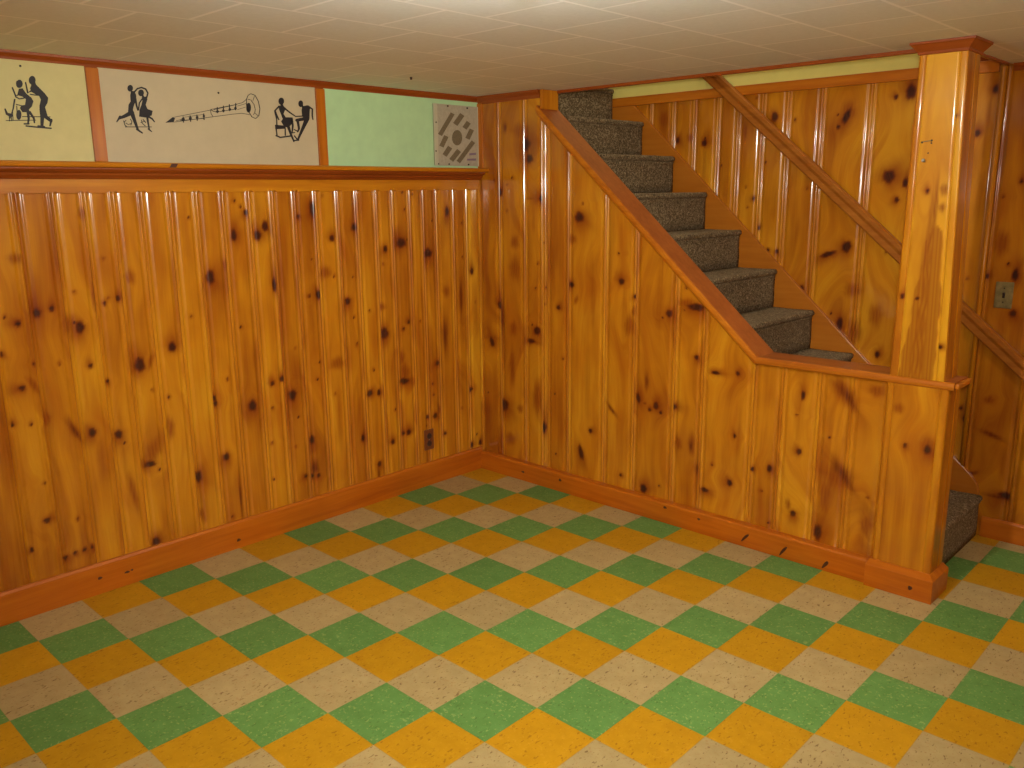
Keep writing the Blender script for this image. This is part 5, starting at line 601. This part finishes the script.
# ------------------------------------------------------------------ painted panels with silhouettes
def painted_panel(y0, y1, mat, label):
    p = thing('painted_panel', label, 'wall panel', (0.0, (y0+y1)/2, ZLEDGE+0.005), 'painted panels above the ledge')
    MB().box(-0.0119, 0.002, y0, y1, ZLEDGE+0.001, ZC-0.03).build('board', mat, p)
    return p
def silhouette(parent, name, data, label):
    mb = MB()
    for k, poly in enumerate(data):
        n = len(poly)
        x1 = 0.0032 + 0.00002*(k % 9)
        mb.add([(0.0015, y, z) for y, z in poly] + [(x1, y, z) for y, z in poly],
               [tuple(range(n, 2*n))] + [(i, (i+1) % n, (i+1) % n + n, i+n) for i in range(n)])
    o = mb.build(name, M['black'], parent)
    o['label'] = label
    return o
p1 = painted_panel(Y0, -2.037, M['yellow_paint'], 'pale yellow painted panel above the ledge with a strutting couple in silhouette')
silhouette(p1, 'dancing_couple', LINDY, 'black silhouette of two figures striding left one behind the other')
MB().cyl((0.002, -2.252, 2.012), (1, 0, 0), 0.004, 0.003, 0.004, 10).build('nail_head', M['nail'], p1)
p2 = painted_panel(-1.990, -1.045, M['pink_paint'], 'beige painted panel above the ledge with a clarinet between two silhouetted couples')
silhouette(p2, 'dancing_couple', DANCERS, 'black silhouette of a man and woman dancing under a raised arm')
silhouette(p2, 'clarinet_drawing', CLARINET, 'black line drawing of a clarinet with its bell to the right')
silhouette(p2, 'seated_couple', SEATED, 'black silhouette of a seated woman and a leaning man holding hands')
MB().cyl((0.002, -1.513, 1.975), (1, 0, 0), 0.004, 0.003, 0.004, 10).build('nail_head', M['nail'], p2)
p3 = painted_panel(-0.998, -0.012, M['green_paint'], 'plain mint green painted panel above the ledge, next to the corner')

# ------------------------------------------------------------------ vent plate at the corner end of the green panel
vy0, vy1 = VENT_PLATE[0][0], VENT_PLATE[1][0]
vz0, vz1 = ZLEDGE+0.012, VENT_PLATE[0][1]
vent = thing('vent_cover', 'grey white slotted vent plate at the corner end of the green panel', 'vent', (0.002, (vy0+vy1)/2, vz0))
MB().box(0.002, 0.008, vy0, vy1, vz0, vz1).build('plate', M['vent'], vent, bevel=0.0015)
b_ = 0.026
for ya in (vy0, vy1-b_):
    MB().box(0.002, 0.0105, ya, ya+b_, vz0, vz1).build('side_strip', M['vent_pale'], vent, bevel=0.001)
for q in VENT_SLOTS:
    n = len(q)
    mb = MB().add([(0.0070, y, z) for y, z in q] + [(0.0086, y, z) for y, z in q], [tuple(range(n, 2*n))] + [(i, (i+1) % n, (i+1) % n + n, i+n) for i in range(n)])
    mb.build('slot', M['vent_dark'], vent)
for y, z in VENT_SCREWS:
    z = min(max(z, vz0+0.008), vz1-0.008); y = min(max(y, vy0+0.008), vy1-0.008)
    MB().cyl((0.008, y, z), (1, 0, 0), 0.0045, 0.0035, 0.0045, 10).build('screw', M['nail'], vent)
for q in VENT_MARKS:
    n = len(q)
    MB().add([(0.0070, y, z) for y, z in q] + [(0.0090, y, z) for y, z in q], [tuple(range(n, 2*n))] + [(i, (i+1) % n, (i+1) % n + n, i+n) for i in range(n)]).build('printed_stripe', M['purple'], vent)

# ------------------------------------------------------------------ cap along the stair wall
def cap_ring(x, z, nx, nz, th=0.030, y0=-0.052, y1=0.104, nose=False):
    """section across the wall: rounded front nose; (nx,nz) is the downward normal direction"""
    if nose: pts = [(y0+0.0102, 0.0004), (y0+0.0102, th-0.0002), (y0+0.007, th), (y0+0.002, th*0.85), (y0, th*0.5), (y0+0.002, th*0.15), (y0+0.007, 0.0004)]
    else: pts = [(y1, 0), (y1, th), (y0+0.010, th), (y0+0.010, 0)]
    return [(x + nx*d, y, z + nz*d) for y, d in pts]
cap = thing('wall_cap', 'red brown wooden cap sloping down the stair wall and levelling off round the post', 'wall cap', (1.7, 0.026, 0.838))
ang = math.atan(SL); nx, nz = -math.sin(ang), -math.cos(ang)
TOP0 = (0.440, 1.985); BEND = (1.703, 0.866)
s_ = (TOP0[1]-BEND[1])/(BEND[0]-TOP0[0]); ang = math.atan(s_); nx, nz = -math.sin(ang), -math.cos(ang)
hb = ang/2
k_ = 1/math.cos(hb)
for nose in (False, True):
    start = [(TOP0[0], y, TOP0[1] + z/math.cos(ang)) for (x, y, z) in cap_ring(0, 0, 0, -1, nose=nose)]
    corner = cap_ring(0, 0, -math.sin(hb)*k_, -math.cos(hb)*k_, nose=nose)
    endr = [(BEND[0] + x, y, BEND[1] + z) for (x, y, z) in corner]
    lv = [(BEND[0] + x + 0.0004, y, BEND[1] + z) for (x, y, z) in corner]
    e2 = [(2.487, y, BEND[1] + z) for (x, y, z) in cap_ring(0, 0, 0, -1, nose=nose)]
    MB().sweep([start, endr]).build('nosing' if nose else 'sloped_cap', M['nose'] if nose else M['cap'], cap)
    MB().sweep([lv, e2]).build('nosing' if nose else 'level_cap', M['nose'] if nose else M['cap'], cap)
# return over the wall end
MB().box(2.4875, 2.503, -0.046, 0.106, 0.842, 0.864).build('nosing', M['nose'], cap, bevel=0.006, seg=3)
# thin bead under the cap
bd = MB()
def bead(x, z): return [(x, YS+0.004, z), (x, YS-0.012, z), (x, YS-0.014, z-0.006), (x, YS-0.010, z-0.014), (x, YS+0.004, z-0.016)]
thv = 0.030/math.cos(ang)
bd.sweep([bead(TOP0[0]+0.02, TOP0[1]-0.02*s_-thv), bead(BEND[0]-0.012, BEND[1]+0.012*s_-thv)])
bd.build('bead', M['golden'], cap)

# ---- end of the full height part of the stair wall
endb = thing('wall_end_board', 'short upright pine board closing the stair wall between the cap and the ceiling', 'board', (XE, 0.03, 1.95))
MB().box(XE-0.001, XE+0.014, YS-0.012, YI+0.006, 1.966, ZC-0.001).build('board', M['golden'], endb, bevel=0.003)

# ------------------------------------------------------------------ post
post = thing('wooden_post', 'square knotty pine post standing on the end of the stair wall', 'post', (2.355, 0.03, 0.868))
PB, PT = (2.255, 2.452), (2.262, 2.418)        # the post narrows a little towards the ceiling
PYF, PYB = -0.047, 0.100
zb, zt = 0.866, ZC-0.001
def px(u, z):
    t = (z-zb)/(zt-zb); a = PB[0] + (PT[0]-PB[0])*t; c = PB[1] + (PT[1]-PB[1])*t
    return a + (c-a)*u
def pu(x, z):
    t = (z-zb)/(zt-zb); a = PB[0] + (PT[0]-PB[0])*t; c = PB[1] + (PT[1]-PB[1])*t
    return (x-a)/(c-a)
PW = 0.19
pk = [[pu(q[0], q[1])*PW, q[1], q[2], q[3], q[4], q[5]] for q in POST_KNOTS]
pk += [[0.104, 1.34, 0.016, 0.20, 'h', 0.02], [0.100, 1.20, 0.026, 0.20, 'h', 0.03], [0.096, 1.06, 0.037, 0.20, 'h', 0.04], [0.092, 0.95, 0.046, 0.16, 'h', 0.03], [0.112, 1.50, 0.010, 0.10, 'h', 0]]
placeP = lambda u, d, z: (px(u/PW, z), PYF - d, z)
pf = board_grid('post front', [0.0, 0.027, 0.160, PW], lambda u: (zb, zt), placeP, pk, wide=False, step=0.005, tones=[0.02, -0.38, -0.22])
# the brown heartwood flame on the front board
HEART_L = [2.281, 2.306, 2.325, 2.349]
HEART_R = [2.414, 2.415, 2.397, 2.372]
PV = pf[0]; hz = PV[:, 2]; hx = PV[:, 0]
wv = 0.003*np.sin(hz*31) + 0.002*np.sin(hz*77)
lf = np.interp(hz, [0.87, 1.075, 1.265, 1.44], HEART_L) + wv
rg = np.interp(hz, [0.87, 1.13, 1.41, 1.44], HEART_R) - wv*0.7
inside = np.clip((hx-lf)/0.006, 0, 1)*np.clip((rg-hx)/0.006, 0, 1)*np.clip((1.47-hz)/0.05, 0, 1)
pf[2]['halo'] = np.maximum(pf[2]['halo'], inside*(0.62 + 0.12*np.sin(hx*500 + hz*9)))
placePR = lambda u, d, z: (px(1.0, z) + d, PYF + u, z)
pr_ = board_grid('post side', [0.0, 0.088, PYB-PYF], lambda u: (zb, zt), placePR, [], wide=False, step=0.01, tones=[0.16, 0.05])
core = MB()
core.add([(px(0, zb), PYF+0.006, zb), (px(1, zb)-0.006, PYF+0.006, zb), (px(1, zb)-0.006, PYB, zb), (px(0, zb), PYB, zb),
          (px(0, zt), PYF+0.006, zt), (px(1, zt)-0.006, PYF+0.006, zt), (px(1, zt)-0.006, PYB, zt), (px(0, zt), PYB, zt)],
         [(0,3,2,1),(4,5,6,7),(0,1,5,4),(1,2,6,5),(2,3,7,6),(3,0,4,7)])
core.add([(px(0, zb), PYF, zb), (px(0, zb), PYF+0.008, zb), (px(0, zt), PYF+0.008, zt), (px(0, zt), PYF, zt)], [(0, 1, 2, 3)])
grid_object('shaft', [pf, pr_], core, parent=post)
def sq(off, z):
    return [(PT[0]-off, PYF-off, z), (PT[1]+off, PYF-off, z), (PT[1]+off, PYB+off, z), (PT[0]-off, PYB+off, z)]
MB().sweep([sq(0.001, 2.018), sq(0.005, 2.020), sq(0.007, 2.028), sq(0.015, 2.038), sq(0.025, 2.050), sq(0.029, 2.053), sq(0.029, ZC-0.0005)]).build('crown_moulding', M['red_x'], post)
# old nail, screw holes and a short wire staple
for (x, z, r) in ((2.296, 1.722, 0.0042), (2.328, 1.727, 0.0042), (2.328, 1.718, 0.0035), (2.320, 1.684, 0.003)):
    MB().cyl((x, PYF+0.001, z), (0, -1, 0), r, r*0.8, 0.0024, 10).build('screw_hole', M['nail'], post)
MB().cyl((2.299, PYF-0.003, 1.7235), (1, 0, 0.12), 0.0014, 0.0014, 0.028, 8).build('staple', M['steel'], post)
nl = MB().cyl((2.311, PYF+0.002, 1.655), (0, -1, 0.2), 0.003, 0.003, 0.018, 10).cyl((2.311, PYF-0.0155, 1.6585), (0, -1, 0.2), 0.0065, 0.005, 0.004, 12)
nl.build('nail', M['steel'], post)

# ---- pedestal casing under the post
ped = thing('post_base', 'boxed pine pedestal under the post with a plinth block on the floor', 'post base', (2.36, 0.02, 0.0))
XP0, XP1, YP = 2.250, 2.470, -0.045
placeF = lambda u, d, z: (u, YP - d, z)
pp = board_grid('ped front', [XP0, XP0+0.022, 2.44, XP1], lambda u: (0.09, 0.837), placeF, PED_KNOTS + [[2.30, 0.74, 0.02, 0.02, 'h', 0]], wide=False, step=0.006, tones=[-0.04, 0.05, -0.02])
placeR = lambda u, d, z: (XP1 + d, u, z)
pr2 = board_grid('ped side', [YP, 0.045, 0.100], lambda u: (0.09, 0.837), placeR, [], wide=False, step=0.01, tones=[0.16, 0.05])
core = MB().box(2.441, XP1-0.008, YP+0.008, 0.100, 0.0, 0.837).box(XP0, 2.441, YP+0.008, YS+0.003, 0.0, 0.837)
core.add([(XP0, YP, 0.09), (XP0, YP+0.014, 0.09), (XP0, YP+0.014, 0.837), (XP0, YP, 0.837)], [(0, 1, 2, 3)])
grid_object('casing', [pp, pr2], core, parent=ped)
pl = MB()
pl.sweep([[(x0, y0, z), (x1, y0, z), (x1, y1, z), (x0, y1, z)] for (x0, x1, y0, y1, z) in
          ((2.236, 2.494, -0.080, 0.105, 0.0), (2.236, 2.494, -0.080, 0.105, 0.092), (2.240, 2.474, -0.052, 0.103, 0.108))])
pl.build('plinth_block', M['base_x'], ped, bevel=0.002)
knot_patch(lambda a, c, t: (2.414+a, -0.0795 - 0.0008*t, 0.045+c), 0.008, 0.009).build('knot', M['knot'], ped)

# ------------------------------------------------------------------ staircase
stairs = thing('staircase', 'carpeted staircase climbing behind the sloped pine stair wall', 'staircase', (2.42, 0.43, 0.0))
RISE, RUN, XN = 0.194, 0.2118, 2.427
YC0, YC1 = 0.106, 0.768
rs = np.random.default_rng(5)
def step_mesh(n):
    """one carpeted step: riser and tread in one wrapped sheet with a rounded nosing"""
    xn = XN - (n-1)*RUN; zt_ = RISE*n; zb_ = RISE*(n-1)
    xr = xn - 0.011                      # riser face
    r = 0.015
    prof = [(xr, zb_ + 0.001), (xr+0.002, zb_+0.05), (xr, zb_+0.10), (xr, zt_-2*r-0.010), (xr+0.004, zt_-2*r-0.003)]
    for k in range(9):
        a = -math.pi/2 + math.pi*k/8
        prof.append((xn - r + r*math.cos(a), zt_ - r + r*math.sin(a)))
    xb = xn - RUN - 0.020
    for k in range(1, 6): prof.append((xn - r + (xb - xn + r)*k/5, zt_ - 0.002*math.sin(math.pi*k/5)))
    prof += [(xb, zb_+0.001)]
    m = 26; rings = []
    for k in range(m+1):
        y = YC0 + (YC1-YC0)*k/m
        j = rs.normal(0, 0.0010, len(prof))
        rings.append([(x + j[i]*(0 < i < len(prof)-2), y, z + j[i]*0.7*(3 < i < len(prof)-2)) for i, (x, z) in enumerate(prof)])
    return MB().sweep(rings)
for n in range(1, 12):
    step_mesh(n).build('carpeted_step', M['carpet'], stairs, smooth=True)
# inner skirt along the stair wall, under the cap
sk = [(0.02, 0.0), (0.02, 1.93), (XE+0.02, 1.918), (X_CB, Z_CB-0.002), (2.23, Z_CB-0.002), (2.23, 0.0)]
MB().prism(sk, lambda p, t: (p[0], t, p[1]), YI+0.001, 0.1045).build('stringer', M['stringer'], stairs)
# stringer (skirt board) on the back wall with a rounded foot
st = [(0.02, 0.0)]
zt_line = lambda x: 1.968 - (x - 0.519)*0.9155
foot = [(2.28, zt_line(2.28)), (2.335, zt_line(2.335)+0.004), (2.375, 0.272), (2.398, 0.240), (2.408, 0.205), (2.409, 0.0)]
so = [(0.05, 0.0), (0.05, 2.032), (0.448, 2.032)] + foot
MB().prism(so, lambda p, t: (p[0], t, p[1]), YC1+0.001, YB-0.0005).build('stringer', M['stringer'], stairs, bevel=0.003)

# ------------------------------------------------------------------ handrail on the back wall
rail = thing('handrail', 'brown wooden handrail slanting down the back wall beside the stairs', 'handrail', (1.956, 0.75, 1.27))
def rl(x): return 2.140 - (x-1.0)*0.8505       # top edge
ru, rw = (0.012, 0.0), 0.092
ringr = lambda x, dz=0.0: [(x, 0.772, rl(x)+dz), (x, 0.750, rl(x)+dz), (x, 0.740, rl(x)-0.008+dz), (x, 0.740, rl(x)-0.030+dz), (x, 0.748, rl(x)-0.050+dz), (x, 0.748, rl(x)-rw+0.010+dz), (x, 0.754, rl(x)-rw+dz), (x, 0.772, rl(x)-rw+dz)]
MB().sweep([ringr(0.80, -0.001), ringr(1.4), ringr(2.0), ringr(2.62)]).build('rail', M['rail'], rail)
for x in (1.15, 1.75, 2.35):
    MB().box(x-0.02, x+0.02, 0.768, YB-0.0185 if x < 0 else YB-0.002, rl(x)-rw+0.010, rl(x)-0.02).build('bracket', M['rail'], rail, bevel=0.002)

# ------------------------------------------------------------------ power outlet and light switch
ou = thing('power_outlet', 'small brown power outlet low on the left wall near the corner', 'power outlet', (0.0, -0.443, 0.255))
MB().box(-0.001, 0.006, -0.476, -0.410, 0.198, 0.312).build('cover_plate', M['brown_plastic'], ou, bevel=0.003)
for z in (0.276, 0.234):
    so_ = MB().cyl((0.005, -0.443, z), (1, 0, 0), 0.0165, 0.0155, 0.004, 20).build('socket', M['dark_plastic'], ou, bevel=0.001)
    for dy in (-0.006, 0.006):
        MB().box(0.0088, 0.0094, -0.443+dy-0.0012, -0.443+dy+0.0012, z-0.002, z+0.007).build('slot', M['nail'], so_)
MB().cyl((0.005, -0.443, 0.255), (1, 0, 0), 0.003, 0.003, 0.002, 10).build('screw', M['steel'], ou)
sx, sz = 2.414, 1.106
YW = YB - 0.008
swt = thing('light_switch', 'tarnished brass light switch on the wall right of the post', 'light switch', (sx, YW, sz))
MB().box(sx-0.035, sx+0.035, YW-0.006, YW+0.001, sz-0.057, sz+0.057).build('cover_plate', M['brass'], swt, bevel=0.003)
MB().box(sx-0.005, sx+0.005, YW-0.007, YW-0.005, sz-0.012, sz+0.012).build('slot', M['nail'], swt)
MB().add([(sx-0.004, YW-0.006, sz-0.002), (sx+0.004, YW-0.006, sz-0.002), (sx+0.004, YW-0.006, sz+0.008), (sx-0.004, YW-0.006, sz+0.008),
          (sx-0.003, YW-0.018, sz+0.008), (sx+0.003, YW-0.018, sz+0.008), (sx+0.003, YW-0.018, sz+0.013), (sx-0.003, YW-0.018, sz+0.013)],
         [(0,3,2,1),(4,5,6,7),(0,1,5,4),(1,2,6,5),(2,3,7,6),(3,0,4,7)]).build('toggle', M['dark_plastic'], swt, bevel=0.001)
for dz in (-0.030, 0.030):
    MB().cyl((sx, YW-0.005, sz+dz), (0, -1, 0), 0.003, 0.003, 0.002, 10).build('screw', M['nail'], swt)

# small hook in the ceiling near the corner
hk = MB().cyl((0.377, -0.796, ZC+0.001), (0, 0, -1), 0.006, 0.004, 0.012, 10)
tag(hk.build('ceiling_hook', M['nail']), 'tiny dark hook in the ceiling above the green panel', 'hook')

# ------------------------------------------------------------------ hanging lamp and an added fill bulb (above and behind the photographer's view)
def pendant(x, y, z, label, glass='opal'):
    lp = thing('pendant_lamp', label, 'lamp', (x, y, z), 'bare bulb lamps')
    MB().lathe((x, y, ZC-0.0005), [(0.001, 0), (0.055, 0), (0.055, -0.008), (0.03, -0.022), (0.001, -0.022)], 24).build('ceiling_rose', M['white_metal'], lp)
    MB().cyl((x, y, z+0.045), (0, 0, 1), 0.006, 0.006, ZC-0.018-z-0.045, 12).build('stem', M['white_metal'], lp)
    MB().lathe((x, y, z), [(0.001, 0.05), (0.022, 0.05), (0.024, 0.02), (0.001, 0.02)], 20).build('socket', M['brass'], lp)
    g = [(0.001, 0.024)] + [(0.038*math.sin(a), -0.014 + 0.038*math.cos(a)) for a in [math.pi*k/12 for k in range(2, 12)]] + [(0.001, -0.052)]
    gl = MB().lathe((x, y, z), g, 24).build('bulb', M[glass], lp, smooth=True)
    return lp
pendant(2.25, -2.08, 1.975, 'bare bulb on a short stem hanging over the middle of the floor')
pendant(3.85, -0.55, 1.975, 'added unseen fill bulb to the right, past the post', 'opal_fill')  # invented lamp, added to brighten the stair foot and right side
